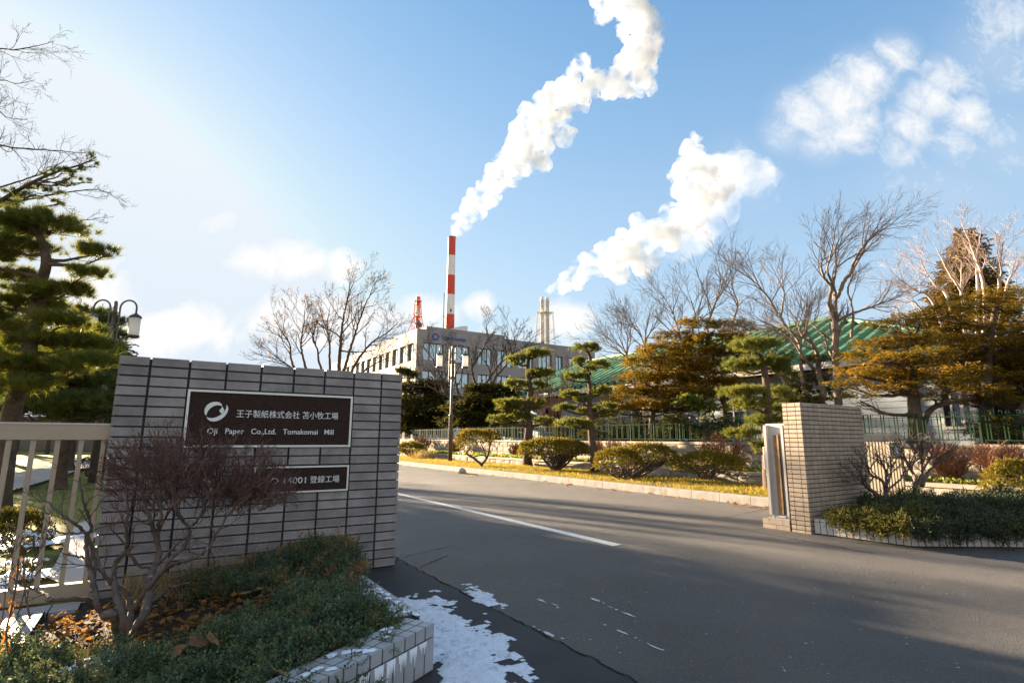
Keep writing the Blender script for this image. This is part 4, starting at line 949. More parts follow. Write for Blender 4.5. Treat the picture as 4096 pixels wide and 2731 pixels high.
# ------------------------------------------------------------------ house with the green folded-sheet roof
hs = thing('green_roofed_house', 'low pale-blue clapboard house with a green ribbed hip roof behind the fence', 'house', W(20.5, 14, .93))
HE, HR, HW = 16.5, 21.0, 17.15; ZE, ZR = 3.36, 5.45; B0, B1 = 4.65, 29.0; BR0 = 10.2; BR1 = 25.0
m = MB(); rp_ = .46
def roofz(a): return ZE + (ZR - ZE) * (a - HE) / (HR - HE)
b = B0
while b < B1:                                          # long slope facing the road, trapezoid ribs running up the slope
    for u0, u1, h0, h1 in ((0, .25, 0, 0), (.25, .28, 0, .19), (.28, .43, .19, .19), (.43, .46, .19, 0)):
        def top(bb): return HE + (HR - HE) * min(1, max(0, (bb - B0) / (BR0 - B0), 0), max(0, (B1 - bb) / (B1 - BR1)))
        p, q = b + u0, b + u1
        m.add([W(HE, p, ZE + h0), W(HE, q, ZE + h1), W(top(q), q, roofz(top(q)) + h1), W(top(p), p, roofz(top(p)) + h0)], [[0, 1, 2, 3]])
    b += rp_
a = HE
while a < 2 * HR - HE:                                 # hip end
    for u0, u1, h0, h1 in ((0, .25, 0, 0), (.25, .28, 0, .19), (.28, .43, .19, .19), (.43, .46, .19, 0)):
        p, q = a + u0, a + u1; up_ = lambda x: min(1, (x - HE) / (HR - HE), (2 * HR - HE - x) / (HR - HE))
        tp_, tq = max(0, up_(p)), max(0, up_(q)); bb = lambda t_: B0 + (BR0 - B0) * t_
        m.add([W(p, B0, ZE + h0), W(q, B0, ZE + h1), W(q, bb(tq), ZE + (ZR - ZE) * tq + h1), W(p, bb(tp_), ZE + (ZR - ZE) * tp_ + h0)], [[3, 2, 1, 0]])
    a += rp_
m.add([W(2 * HR - HE, B0, ZE), W(2 * HR - HE, B1, ZE), W(HR, BR1, ZR), W(HR, BR0, ZR)], [[0, 1, 2, 3]])
ro = m.build('roof', MT['roof'], hs)
m = MB()
for p, q in ((W(HE, B0, ZE + .1), W(HR, BR0, ZR + .13)), (W(2 * HR - HE, B0, ZE + .1), W(HR, BR0, ZR + .13)), (W(HR, BR0, ZR + .14), W(HR, BR1, ZR + .14)), (W(HR, BR1, ZR + .13), W(HE, B1, ZE + .1))): m.bar(p, q, .12, .32)
m.build('ridge_cap', MT['roof'], ro)
m = MB(); m.gbox(HE - .03, HE + .05, B0 - .05, B1, ZE - .20, ZE - .012); m.gbox(HE + .05, 2 * HR - HE, B0 - .05, B0 + .03, ZE - .20, ZE - .012); m.build('fascia', MT['trim'], hs)
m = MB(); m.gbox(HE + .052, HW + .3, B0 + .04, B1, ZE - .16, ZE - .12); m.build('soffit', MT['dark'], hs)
wl = MB(); z = .93
wl2 = MB(); wl2.gbox(HW + .03, HW + .2, 5.27, B1 - .6, .93, ZE - .16); wl2.gbox(HW + .2, 24.4, 5.27, 5.45, .93, ZE - .16); wl2.build('wall_core', MT['sidejoint'], hs)
while z < ZE - .25:                                    # clapboards
    wl.extrude([(0, 0), (.028, 0), (.010, .168), (0, .168)], W(HW + .03, B1 - .6, z), W(HW + .03, 5.25, z), -E1)
    wl.extrude([(0, 0), (.028, 0), (.010, .168), (0, .168)], W(HW, 5.27, z), W(24.4, 5.27, z), -E2); z += .172
wl.build('siding', MT['siding'], hs)
def hwin(b0, b1, z0, z1):
    f = MB(); a1 = HW + .0; fr_ = .07
    for p0, p1, y0, y1 in ((b0, b1, z0, z0 + fr_), (b0, b1, z1 - fr_, z1), (b0, b0 + fr_, z0 + fr_, z1 - fr_), (b1 - fr_, b1, z0 + fr_, z1 - fr_), ((b0 + b1) / 2 - .025, (b0 + b1) / 2 + .025, z0 + fr_, z1 - fr_)):
        f.gbox(a1 - .05, a1 + .03, p0, p1, y0, y1)
    f.gbox(a1 - .04, a1 + .03, b0 + fr_, (b0 + b1) / 2 - .03, (z0 + z1) / 2 - .015, (z0 + z1) / 2 + .015); f.gbox(a1 - .04, a1 + .03, (b0 + b1) / 2 + .03, b1 - fr_, (z0 + z1) / 2 - .015, (z0 + z1) / 2 + .015)
    fo = f.build('window', MT['trim'], hs); g = MB(); g.gbox(a1 - .012, a1 + .0, b0 + .01, b1 - .01, z0 + .01, z1 - .01); g.build('pane', MT['glassdark'], fo)
for b0, b1 in ((5.48, 5.98), (11.6, 12.6), (14.0, 15.4), (16.4, 17.8), (19, 20.4), (22, 23.5), (25, 26.6)): hwin(b0, b1, 1.35, 2.75)
m = MB(); m.gbox(HW - .06, HW + .0, 5.2, 5.35, .93, ZE - .16); m.build('corner_board', MT['trim'], hs)
# the dark garden building at the right edge and the low grey one far left
sh = thing('dark_shed', 'dark timber shed in the shade behind the fence at the right edge', 'shed', W(17.5, 3.5, .93))
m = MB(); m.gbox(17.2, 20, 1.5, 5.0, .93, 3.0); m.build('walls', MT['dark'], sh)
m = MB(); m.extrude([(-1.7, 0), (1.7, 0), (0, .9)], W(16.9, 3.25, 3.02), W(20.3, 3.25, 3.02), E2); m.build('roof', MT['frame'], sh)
m = MB()
for b in (1.55, 2.7, 3.85, 4.9): m.gbox(17.15, 17.195, b, b + .07, .93, 3.0)
m.build('wall_battens', MT['siding'], sh)
gb = thing('grey_outbuilding', 'low grey building with dark windows far across the lawn behind the gate', 'outbuilding', (-34, 42, 0))
m = MB(); m.wbox(-42, -27, 42, 48, 0, 2.3); m.build('walls', MT['lampmetal'], gb)
m = MB(); m.wbox(-42.4, -26.6, 41.6, 48.4, 2.301, 2.55); m.build('roof', MT['frame'], gb)
m = MB()
for i in range(5): m.wbox(-41 + i * 2.9, -39.4 + i * 2.9, 41.96, 41.998, .9, 1.9)
m.build('windows', MT['glassdark'], gb)
# ------------------------------------------------------------------ clipped pines on the verge
def vb(px, py): p = G(px, py, .14); p[2] = .10; return p
pine('tall cloud-pruned pine on the verge, nearest the lamp post', vb(2108, 1862), 18.3,
     [(2110, 1790), (2116, 1700), (2108, 1640), (2122, 1570), (2112, 1500), (2112, 1450), (2120, 1410)],
     [(2148, 1415, 92, 34), (2066, 1442, 92, 42), (2165, 1493, 102, 34), (2064, 1543, 92, 40), (2158, 1540, 58, 28), (2045, 1614, 120, 34), (2154, 1617, 68, 40), (1993, 1679, 72, 34), (2078, 1672, 84, 40), (2176, 1686, 74, 28), (2020, 1630, 60, 25)],
     .17, .05, 21, 'needle', per_m2=150, K=24, nl=.10, nw=.0045, dy=.3)
pine('slender cloud-pruned pine with a leaning trunk behind the middle clipped bushes', vb(2380, 1890), 15.0,
     [(2376, 1830), (2368, 1760), (2362, 1690), (2356, 1620), (2362, 1560), (2352, 1500), (2362, 1440), (2350, 1405)],
     [(2348, 1393, 95, 36), (2312, 1447, 62, 28), (2398, 1460, 82, 32), (2357, 1480, 50, 30), (2285, 1508, 72, 34), (2340, 1502, 52, 34), (2275, 1577, 82, 30), (2400, 1565, 100, 32), (2262, 1634, 82, 28), (2345, 1647, 92, 30), (2425, 1628, 66, 26), (2292, 1694, 122, 32), (2432, 1652, 70, 32), (2330, 1600, 60, 22)],
     .12, .035, 22, 'needle', per_m2=170, K=24, nl=.09, nw=.004, dy=.3)
pine('cloud-pruned pine with big needle pads beside the latch post and pillar', vb(3078, 1962), 10.4,
     [(3072, 1880), (3068, 1760), (3070, 1640), (3066, 1560), (3058, 1480), (3040, 1420)],
     [(3015, 1388, 178, 66), (2978, 1468, 140, 62), (3095, 1455, 100, 50), (2975, 1568, 150, 38), (3125, 1486, 90, 46), (3005, 1618, 126, 42), (3120, 1570, 104, 42), (3060, 1682, 126, 50), (2972, 1738, 110, 42), (3048, 1795, 82, 54), (3115, 1640, 80, 36)],
     .11, .05, 23, 'needle', per_m2=240, K=26, nl=.085, nw=.003, dy=.2)

# ------------------------------------------------------------------ clipped bushes on the verge
bush('small low clipped bush nearest the end of the sign wall', vb(1640, 1828), 27.0, (1645, 1800), 112, 46, 7, 31, per_m2=160)
bush('windswept clipped bush leaning on a crooked forked trunk beside the lamp post', vb(1930, 1868), 18.0, (1895, 1758), 140, 62, 0, 32, per_m2=260, lumps=((1955, 1752, 70, 50), (1870, 1782, 80, 45)), name='windswept_bush')
ws = [o for o in COL.objects if o.name == 'windswept_bush'][0]; m = MB()
for pts, r in (([(1930, 1868), (1920, 1852), (1890, 1828), (1866, 1812), (1885, 1790)], .05), ([(1926, 1858), (1948, 1830), (1958, 1790), (1966, 1762)], .045), ([(1945, 1834), (1935, 1800), (1925, 1775)], .03), ([(1890, 1828), (1925, 1820), (1945, 1825)], .025), ([(1930, 1868), (1942, 1876)], .04)):
    m.tube(fine([D(x, y, 18.15) for x, y in pts], 14), np.linspace(r, r * .55, 14), 7, cap=False)
m.build('crooked_stem', MT['barkdark'], ws, smooth=True)
bush('wide umbrella-shaped clipped bush on bare forked stems', vb(2220, 1884), 15.9, (2212, 1800), 278, 74, 12, 33, per_m2=330, lumps=((2285, 1800, 130, 60),))
bush('long double-domed clipped bush with grey stems, nearest the kerb', vb(2500, 1918), 12.9, (2470, 1852), 190, 100, 9, 34, per_m2=420, lumps=((2590, 1830, 230, 92), (2660, 1836, 100, 60)))
bush('broad low clipped bush with brownish sides on a stout trunk', vb(2825, 1922), 12.8, (2835, 1862), 280, 84, 12, 35, per_m2=400)
bush('round clipped bush cut off by the right edge, behind the juniper bed', vb(4080, 2020), 8.6, (4075, 1935), 250, 150, 6, 36, per_m2=700)
bush('dark clipped bush with yellow tips behind the sliding gate', np.array(G(60, 2215)), 5.0, (40, 2140), 250, 150, 4, 37, mat='yewdark', per_m2=900, lumps=((20, 2110, 120, 90),))
bush('low dark bush at the lawn edge beyond the sliding gate', np.array(G(370, 1912)), 14.0, (372, 1868), 120, 70, 4, 38, mat='yewdark', per_m2=250)
# reddish deciduous bushes on the terrace
def tb(px, a=11.9): p = A(px, 1800, a); p[2] = .3; return p
for i, (x, y, w, h, lab) in enumerate(((1688, 1778, 96, 62, 'dark red dome of bare twigs on the terrace beside the wall end'), (1822, 1790, 86, 70, 'red-brown twiggy bush directly behind the lamp post'),
                                       (2062, 1800, 80, 52, 'small purple-brown twiggy bush left of the umbrella-shaped bush'), (2420, 1800, 176, 62, 'orange-brown twiggy hedge bush behind the slender pine'),
                                       (2893, 1810, 254, 92, 'largest rust-red twiggy bush behind the broad low clipped bush'))):
    b = tb(x); twig_bush(lab, b, b[1], (x, y), w, h, 41 + i, n=60 if w > 150 else 36, rmin=.0040 * max(1, b[1] / 14))
for i, (x, y, w, h, lab) in enumerate(((3790, 1835, 190, 90, 'reddish twiggy bush on the terrace behind the bare shrubs'), (4000, 1835, 240, 100, 'rust-coloured twiggy bush on the terrace at the right edge'))):
    b = tb(x, 11.75); twig_bush(lab, b, b[1], (x, y), w, h, 51 + i, n=64, rmin=.0033)
# creeping ground cover and grass
rng = np.random.default_rng(60); n = 16000; a = rng.uniform(11.36, 12.0, n); b = 60 * rng.random(n) ** 1.5 - 2.5
C = np.array([W(x, y, .33 + rng.uniform(0, .07)) for x, y in zip(a, b)]); d = unit(rng.normal(size=(n, 3)) + EZ * .4); m = MB()
quads(m, C, d, unit(np.cross(d, rng.normal(size=(n, 3)))), .06 + .002 * np.maximum(b, 0), .03 + .001 * np.maximum(b, 0)); tag(m.build('ivy', MT['ivy'], base=W(11.7, 5, .3)), kind='stuff')
def verge_pts(n, seed, a0=8.52, a1=10.5, b0=4.1, pw=1.6, bl=55):
    r = np.random.default_rng(seed); a = r.uniform(a0, a1, n); b = b0 + bl * r.random(n) ** pw
    return [W(x, y, vergez(x, y) - .005) for x, y in zip(a, b)]
grass('verge_grass', verge_pts(42000, 61), .085, .006, 'grassdry', 61, .8)
grass('green_verge_grass', [p for p in verge_pts(16000, 62) if fbm(p[0], p[1], .5, 8) > .05], .08, .006, 'grassgreen', 62, .8)
r = np.random.default_rng(63); L = []
while len(L) < 26000:
    a, b = r.uniform(-9, 1.7), 4.9 + 22 * r.random() ** 1.7
    L.append(W(a, b, lawnz(a, b) - .005))
grass('lawn_grass', L, .06, .006, 'grassgreen', 63, .8)
grass('wild_grass_tuft', [D(1695, 1838, 25.5) * np.array([1, 1, 0]) + np.array([r.normal() * .3, r.normal() * .3, .15]) for _ in range(420)], .45, .012, 'straw', 64, .6)
# fallen leaves along the kerb and road
m = MB()
def leafm(mb, p, s, rg, mi=0):
    th = rg.uniform(0, 2 * PI); u = np.array([math.cos(th), math.sin(th), rg.uniform(-.3, .5)]); u /= np.linalg.norm(u); v = norm(np.cross(EZ + rg.normal(size=3) * .35, u))
    k = 10; ring = [p + (u * math.cos(t) + v * math.sin(t) * .75) * s * (.62 + .38 * abs(math.cos(2.5 * t))) + EZ * s * .25 * math.sin(t * 2 + th) ** 2 for t in np.arange(k) * 2 * PI / k]
    mb.add(ring + [p + EZ * s * .05], [[i, (i + 1) % k, k] for i in range(k)], mi)
for _ in range(150):
    b = 4 + 30 * r.random() ** 1.5; leafm(m, W(8.33 - abs(r.normal()) * .18, b, .012), r.uniform(.02, .06), r)
for x, y in ((2760, 1985), (2775, 1988), (2700, 1975), (2940, 2015), (2990, 2025), (3040, 2030), (3075, 2032), (2650, 1968), (2300, 1905), (1880, 1905), (1905, 1902), (1840, 1890)): leafm(m, G(x, y, .012), r.uniform(.05, .10), r)
for _ in range(120): leafm(m, W(r.uniform(8.6, 10.4), 4.2 + 9 * r.random(), .19), r.uniform(.02, .05), r)
tag(m.build('fallen_leaves', MT['orangeleaf'], base=W(8.3, 8, 0)), kind='stuff')
st = thing('stone', 'pale rounded stone lying in the gutter against the kerb', 'stone', G(1846, 1896))
m = MB(); c = G(1846, 1893); m.lathe([(0, 0), (.13, .01), (.15, .06), (.11, .13), (.04, .17), (0, .175)], c, 9); m.build('stone_body', MT['coping'], st)

# ------------------------------------------------------------------ yews behind the fence
gbz = .93
def yb(px, Y): p = D(px, 1764, Y); p[2] = gbz; return p
yew('broad golden-bronze yew with layered branches in front of the green roof, middle of the row', yb(2610, 17.4), 17.4,
    [[(2608, 1790), (2606, 1720), (2612, 1640), (2625, 1560), (2640, 1450)], [(2915, 1790), (2905, 1700), (2890, 1600), (2850, 1500)]],
    [(2790, 1300, 150, 50), (2930, 1310, 190, 60), (2700, 1350, 180, 52), (2860, 1365, 260, 56), (2660, 1400, 200, 52), (2800, 1418, 260, 56), (2930, 1420, 140, 50), (2600, 1450, 180, 50), (2720, 1462, 220, 56), (2860, 1475, 240, 56),
     (2560, 1510, 180, 52), (2680, 1520, 220, 56), (2820, 1530, 240, 56), (2920, 1530, 130, 50), (2530, 1560, 150, 46), (2630, 1575, 200, 54), (2760, 1580, 220, 50), (2500, 1610, 150, 54), (2590, 1625, 180, 46), (2480, 1640, 110, 40), (2700, 1620, 120, 40), (2860, 1580, 160, 44), (2660, 1640, 120, 34)],
    .13, 71, 'yew', per_m2=62, scale=.85, lw=.013)
yew('golden-bronze yew with a thick bare trunk against the pale blue house', yb(3660, 11.5), 11.5,
    [[(3668, 1790), (3662, 1700), (3655, 1610), (3650, 1540), (3655, 1440), (3650, 1350)], [(3680, 1730), (3720, 1640), (3800, 1610), (3900, 1590)]],
    [(3620, 1275, 130, 34), (3560, 1300, 150, 40), (3680, 1290, 130, 40), (3520, 1375, 170, 54), (3640, 1370, 200, 56), (3460, 1430, 160, 56), (3580, 1440, 200, 56), (3700, 1430, 180, 60), (3430, 1490, 130, 56), (3540, 1500, 180, 56), (3660, 1505, 170, 50), (3600, 1545, 150, 40), (3400, 1540, 100, 46), (3440, 1590, 90, 60), (3560, 1560, 110, 34), (3750, 1500, 160, 50), (3740, 1590, 90, 34), (3800, 1540, 160, 50)],
    .16, 72, 'yew', per_m2=85, scale=.75, lw=.011, ll=.06)
yew('largest golden-bronze yew at the right edge, taller than the one beside it', yb(3960, 12.2), 12.2,
    [[(3955, 1790), (3952, 1700), (3945, 1600), (3950, 1480), (3965, 1350), (3980, 1230)], [(4060, 1790), (4080, 1680), (4120, 1560)]],
    [(4010, 1180, 170, 50), (3900, 1205, 220, 56), (4060, 1225, 200, 60), (3790, 1250, 190, 54), (3940, 1265, 240, 60), (3780, 1310, 170, 54), (3870, 1330, 230, 60), (4040, 1310, 200, 64), (3760, 1365, 180, 54), (3930, 1385, 240, 60), (4070, 1390, 190, 66), (3810, 1420, 180, 54), (3960, 1445, 220, 60), (4060, 1470, 200, 70), (3860, 1490, 190, 54), (3990, 1510, 200, 54), (4080, 1545, 160, 60), (3900, 1560, 180, 44), (3980, 1600, 160, 44), (4070, 1620, 140, 40), (3870, 1610, 110, 34)],
    .15, 73, 'yew', per_m2=85, scale=.75, lw=.011, ll=.06)
yew('dark green yew mass behind the fence just right of the sign wall', yb(1690, 34), 34, [[(1690, 1770), (1690, 1680), (1700, 1560)], [(1740, 1770), (1735, 1700), (1760, 1620)]],
    [(1660, 1560, 110, 60), (1730, 1550, 110, 60), (1640, 1620, 120, 60), (1710, 1630, 150, 60), (1770, 1600, 90, 60), (1660, 1690, 150, 60), (1750, 1680, 120, 60), (1630, 1720, 80, 40), (1700, 1720, 120, 40)], .14, 74, 'yewdark', per_m2=40, scale=1.8, lw=.02)
yew('low dark spreading yew behind the fence between lamp post and tall pruned pine', yb(1880, 29), 29, [[(1850, 1770), (1850, 1700), (1860, 1640)], [(1960, 1770), (1950, 1690), (1955, 1600)]],
    [(1850, 1640, 110, 50), (1940, 1610, 130, 60), (1990, 1560, 110, 46), (1900, 1670, 160, 50), (1990, 1650, 140, 60), (1840, 1690, 120, 50), (1950, 1700, 180, 40), (2020, 1600, 90, 40), (1930, 1560, 100, 30)], .12, 75, 'yewdark', per_m2=42, scale=1.7, lw=.02)
yew('dark evergreen shrub between bare trunks behind the pillar', yb(3200, 14.2), 14.2, [[(3180, 1780), (3170, 1680), (3190, 1570)]],
    [(3170, 1560, 120, 50), (3240, 1530, 110, 60), (3190, 1610, 150, 50), (3250, 1590, 90, 50), (3130, 1600, 90, 40), (3300, 1570, 80, 50), (3290, 1430, 90, 30), (3110, 1430, 80, 30)], .06, 76, 'yewdark', per_m2=70, scale=1.0)
yew('broadleaved dark shrub with drooping leaves behind the fence under the bronze yew', yb(2760, 17.0), 17.0, [[(2720, 1775), (2725, 1710), (2720, 1660)], [(2800, 1775), (2790, 1700), (2800, 1620)]],
    [(2700, 1690, 60, 50), (2760, 1650, 80, 60), (2820, 1640, 90, 60), (2690, 1730, 50, 40), (2860, 1660, 70, 60), (2790, 1600, 110, 40), (2930, 1690, 60, 60)], .035, 77, 'ivy', per_m2=32, scale=1.0, lw=.022, ll=.11, cat='shrub', name='broadleaf_shrub')
pine('dark cloud-pruned pine with a pale twisting limb beyond the sign wall end', yb(1585, 36), 36, [(1600, 1730), (1604, 1650), (1625, 1590), (1600, 1530), (1612, 1480)],
     [(1610, 1485, 60, 26), (1650, 1500, 60, 30), (1612, 1550, 60, 26), (1640, 1586, 50, 20), (1636, 1640, 50, 24), (1610, 1690, 50, 24), (1640, 1700, 70, 24), (1605, 1612, 46, 22)], .11, .05, 24, 'needledark', per_m2=120, K=22, nl=.12, nw=.008)
for i, (px_, Yq, w_, lab) in enumerate(((2030, 25.5, 150, 'low dark shrub behind the fence left of the tall pruned pine'), (2440, 19.7, 170, 'low dark shrub behind the fence under the left side of the golden yew'), (2570, 18.4, 190, 'dark shrub behind the fence around the middle trunk of the golden yew'), (2730, 17.0, 190, 'dark shrub behind the fence beside the drooping broadleaved shrub'), (2300, 21.4, 150, 'dark shrub behind the fence left of the slender leaning pine'), (2860, 16.0, 150, 'low dark shrub behind the fence under the right side of the golden yew'), (4050, 11.2, 200, 'dark shrub in the shade behind the fence at the right edge'))):
    yew(lab, yb(px_, Yq), Yq, [[(px_, 1780), (px_ + 6, 1720)]], [(px_ - w_ * .3, 1735, w_ * .6, 70), (px_ + w_ * .3, 1728, w_ * .6, 80), (px_, 1700, w_ * .6, 60), (px_ - w_ * .1, 1750, w_ * .8, 50)], .03, 170 + i, 'yewdark', per_m2=60, scale=1.0, cat='shrub', name='dark_shrub')
# tall spruce far right, conical
sp = thing('spruce_tree', 'tall bronzed spruce rising behind the white-stemmed tree at the right', 'spruce tree', (D(3890, 1700, 40)[0], 40, .9))
rng = np.random.default_rng(78); m = MB(); top = D(3858, 925, 40); m.tube([(*BASE[sp.name][:2], .9), top], [.3, .03], 8); m.build('trunk', MT['barkdark'], sp)
f = MB(); tp = [spray_tpl(rng, 10, .55, .05, .2, .3) for _ in range(5)]
for i in range(46):
    t_ = i / 45; z = top[2] - .2 - t_ * 11.5; R_ = .25 + 4.6 * t_ ** .85; k = int(10 + 26 * t_)
    for j in range(k):
        a_ = rng.uniform(0, 2 * PI); ro_ = R_ * rng.uniform(.75, 1.08); n = int(5 + 10 * t_); q = np.linspace(.25, 1, n)[:, None]
        p0 = np.array([top[0] + (BASE[sp.name][0] - top[0]) * t_, 40, z]); u = np.array([math.cos(a_), math.sin(a_), -.22]); P = p0 + u * ro_ * q + rng.normal(size=(n, 3)) * .12 + EZ * (q ** 3) * .3
        place_tpl(f, tp, P, np.repeat(u[None], n, 0) + rng.normal(size=(n, 3)) * .45, rng, 1.0)
f.build('crown', MT['spruce'], sp)

# ------------------------------------------------------------------ bare trees
PAR = dict(seg=(5, 5, 4, 3), wob=.16, trop=.07, rmin=.006, lev=3, kids=(7, 6, 5), ang=(.35, .95), lr=.52, rr=.55)
def par(**k): d = dict(PAR); d.update(k); return d
bare_tree('tall bare tree with pinkish curved trunk rising over the green roof ridge', yb(3345, 13.4), 13.4, [
    ([(0, 0, 'b'), (3352, 1600), (3345, 1480), (3342, 1380), (3340, 1290)], .095, .075, 5, 1.07, .5),
    ([(3340, 1290), (3318, 1215), (3325, 1150), (3300, 1115), (3285, 1060), (3300, 1010), (3240, 960), (3200, 940)], .06, 0.007, 11, 0.89, .35),
    ([(3342, 1300), (3340, 1200), (3333, 1130), (3345, 1070), (3340, 1000), (3365, 940), (3390, 880), (3440, 850)], .055, 0.007, 11, 1.16, .4),
    ([(3345, 1200), (3335, 1145), (3310, 1085), (3320, 1030), (3335, 960), (3330, 900), (3290, 860)], .04, 0.006, 10, 0.98, .4),
    ([(3348, 1190), (3375, 1130), (3405, 1090), (3420, 1040), (3450, 990), (3500, 940), (3560, 900), (3640, 840), (3720, 830)], .055, 0.007, 13, 1.07, .4),
    ([(3405, 1090), (3440, 1030), (3470, 970), (3520, 915), (3580, 860), (3600, 820)], .03, 0.005, 10, 0.89, .4),
    ([(3345, 1285), (3400, 1258), (3450, 1240), (3520, 1215), (3590, 1190), (3650, 1150)], .045, 0.007, 11, 1.07, .4),
    ([(3405, 1350), (3412, 1270), (3405, 1215), (3390, 1160), (3400, 1130), (3425, 1110), (3440, 1080)], .035, 0.006, 8, 0.81, .4),
    ([(3342, 1380), (3300, 1340), (3268, 1315), (3255, 1290), (3275, 1250), (3270, 1210), (3230, 1195)], .035, 0.006, 8, 0.81, .4)], par(wob=.10, kids=(7, 6, 4), lev=3, seg=(6, 5, 4, 3), ang=(.25, .75), lr=.58, trop=.03, rmin=0.0027, lean=np.array([.05, 0, 0])), 81, 'barkgrey', dy=.9, cut=.84)
bare_tree('spreading bare tree with several leaning trunks behind the top of the gate pillar', yb(3250, 13.9), 13.9, [
    ([(3245, 1780), (3238, 1600), (3215, 1550), (3205, 1470), (3200, 1380), (3175, 1340), (3140, 1300), (3110, 1250), (3070, 1210), (3030, 1165), (3000, 1130)], .07, 0.009, 11, 1.39, .4),
    ([(0, 0, 'b'), (3292, 1590), (3275, 1480), (3270, 1420), (3255, 1385), (3215, 1350), (3195, 1310), (3190, 1280), (3160, 1250), (3130, 1240)], .085, 0.011, 11, 1.20, .45),
    ([(3110, 1255), (3080, 1200), (3040, 1150), (3020, 1110), (2990, 1060), (2960, 1030)], .035, 0.006, 11, 1.20, .2),
    ([(3125, 1260), (3135, 1190), (3130, 1130), (3120, 1080), (3100, 1040)], .03, 0.006, 10, 1.11, .3),
    ([(3215, 1365), (3225, 1320), (3228, 1270), (3240, 1230), (3225, 1190)], .03, 0.006, 9, 0.92, .3),
    ([(3275, 1490), (3240, 1460), (3215, 1430), (3195, 1400), (3140, 1330), (3060, 1290), (2990, 1270), (2930, 1270)], .045, 0.007, 11, 1.30, .4),
    ([(3165, 1560), (3130, 1520), (3095, 1440), (3060, 1350), (3020, 1310), (2980, 1290)], .03, 0.006, 9, 1.11, .4)], par(wob=.10, kids=(7, 6, 4), lev=3, seg=(6, 5, 4, 3), ang=(.25, .75), lr=.58, trop=.03, rmin=0.0027), 82, 'barkgrey', dy=.9, cut=.84)
bare_tree('bare tree with fine fan-shaped twigs above the left end of the green roof', yb(2560, 20.0), 20.0, [
    ([(2545, 1600), (2530, 1470), (2510, 1430), (2490, 1380), (2470, 1330), (2440, 1300)], .06, 0.008, 11, 1.61, .35),
    ([(2590, 1620), (2590, 1430), (2580, 1380), (2600, 1330), (2640, 1290), (2660, 1260)], .06, 0.008, 11, 1.61, .35),
    ([(2510, 1430), (2470, 1400), (2430, 1370), (2395, 1340)], .035, 0.007, 10, 1.43, .2), ([(2580, 1390), (2560, 1330), (2540, 1290), (2530, 1250)], .035, 0.007, 10, 1.43, .2), ([(2505, 1420), (2510, 1350), (2490, 1290)], .035, 0.007, 10, 1.43, .2)],
    par(wob=.10, kids=(7, 6, 4), lev=3, seg=(6, 5, 4, 3), ang=(.25, .75), lr=.58, trop=.03, rmin=0.0034), 83, 'barkgrey', dy=.8, cut=.84)
bare_tree('bare tree with long ascending limbs above the bronze yew', yb(2760, 20.5), 20.5, [
    ([(2740, 1650), (2730, 1400), (2715, 1330), (2690, 1250), (2650, 1180), (2620, 1130)], .07, 0.008, 13, 1.79, .35),
    ([(2760, 1500), (2770, 1330), (2780, 1260), (2760, 1190), (2740, 1130)], .06, 0.008, 12, 1.70, .35),
    ([(2830, 1550), (2830, 1320), (2850, 1240), (2880, 1170), (2900, 1100), (2960, 1040)], .07, 0.008, 13, 1.79, .35),
    ([(2900, 1500), (2930, 1300), (2950, 1220), (2930, 1150), (2920, 1080), (2900, 1030)], .06, 0.008, 12, 1.70, .35)],
    par(wob=.10, kids=(7, 6, 4), lev=3, seg=(6, 5, 4, 3), ang=(.25, .75), lr=.58, rmin=0.0034, trop=.03), 84, 'barkgrey', dy=1.0, cut=.84)
bare_tree('dark spreading bare tree in front of the office windows behind the lamp post', yb(1880, 29.6), 29.6, [
    ([(1855, 1780), (1840, 1690), (1805, 1610), (1780, 1540), (1750, 1480), (1720, 1420), (1690, 1380)], .10, 0.011, 10, 1.82, .35),
    ([(1870, 1780), (1850, 1620), (1830, 1560), (1820, 1500), (1850, 1440), (1840, 1380)], .10, 0.011, 10, 1.82, .35),
    ([(1880, 1700), (1885, 1620), (1900, 1540), (1890, 1470), (1930, 1400), (1950, 1350), (1940, 1310)], .10, 0.011, 10, 1.82, .35),
    ([(1890, 1690), (1900, 1610), (1940, 1540), (1980, 1480), (2030, 1430), (2090, 1390), (2180, 1370)], .10, 0.011, 11, 1.82, .35),
    ([(1895, 1680), (1930, 1600), (1990, 1500), (2040, 1440), (2060, 1380), (2050, 1320)], .09, 0.011, 10, 1.82, .35),
    ([(1850, 1640), (1800, 1590), (1740, 1560), (1690, 1520), (1660, 1470)], .07, 0.011, 9, 1.65, .3)], par(kids=(7, 6, 5), rmin=.007, wob=.15), 85, 'barkdark', dy=1.5)
bare_tree('twiggy reddish bare shrub-tree between the two pruned pines', yb(2230, 24), 24, [
    ([(2225, 1780), (2215, 1690), (2200, 1600), (2190, 1520)], .06, 0.011, 10, 1.32, .2), ([(2232, 1780), (2240, 1680), (2250, 1590), (2260, 1500)], .06, 0.011, 10, 1.32, .2), ([(2240, 1780), (2290, 1700), (2300, 1600), (2290, 1520)], .05, 0.008, 10, 1.32, .2),
    ([(2220, 1740), (2170, 1640), (2140, 1560)], .045, 0.008, 9, 1.24, .2)], par(kids=(7, 6, 6), rmin=.007, trop=.12), 86, 'twigred', dy=.8)
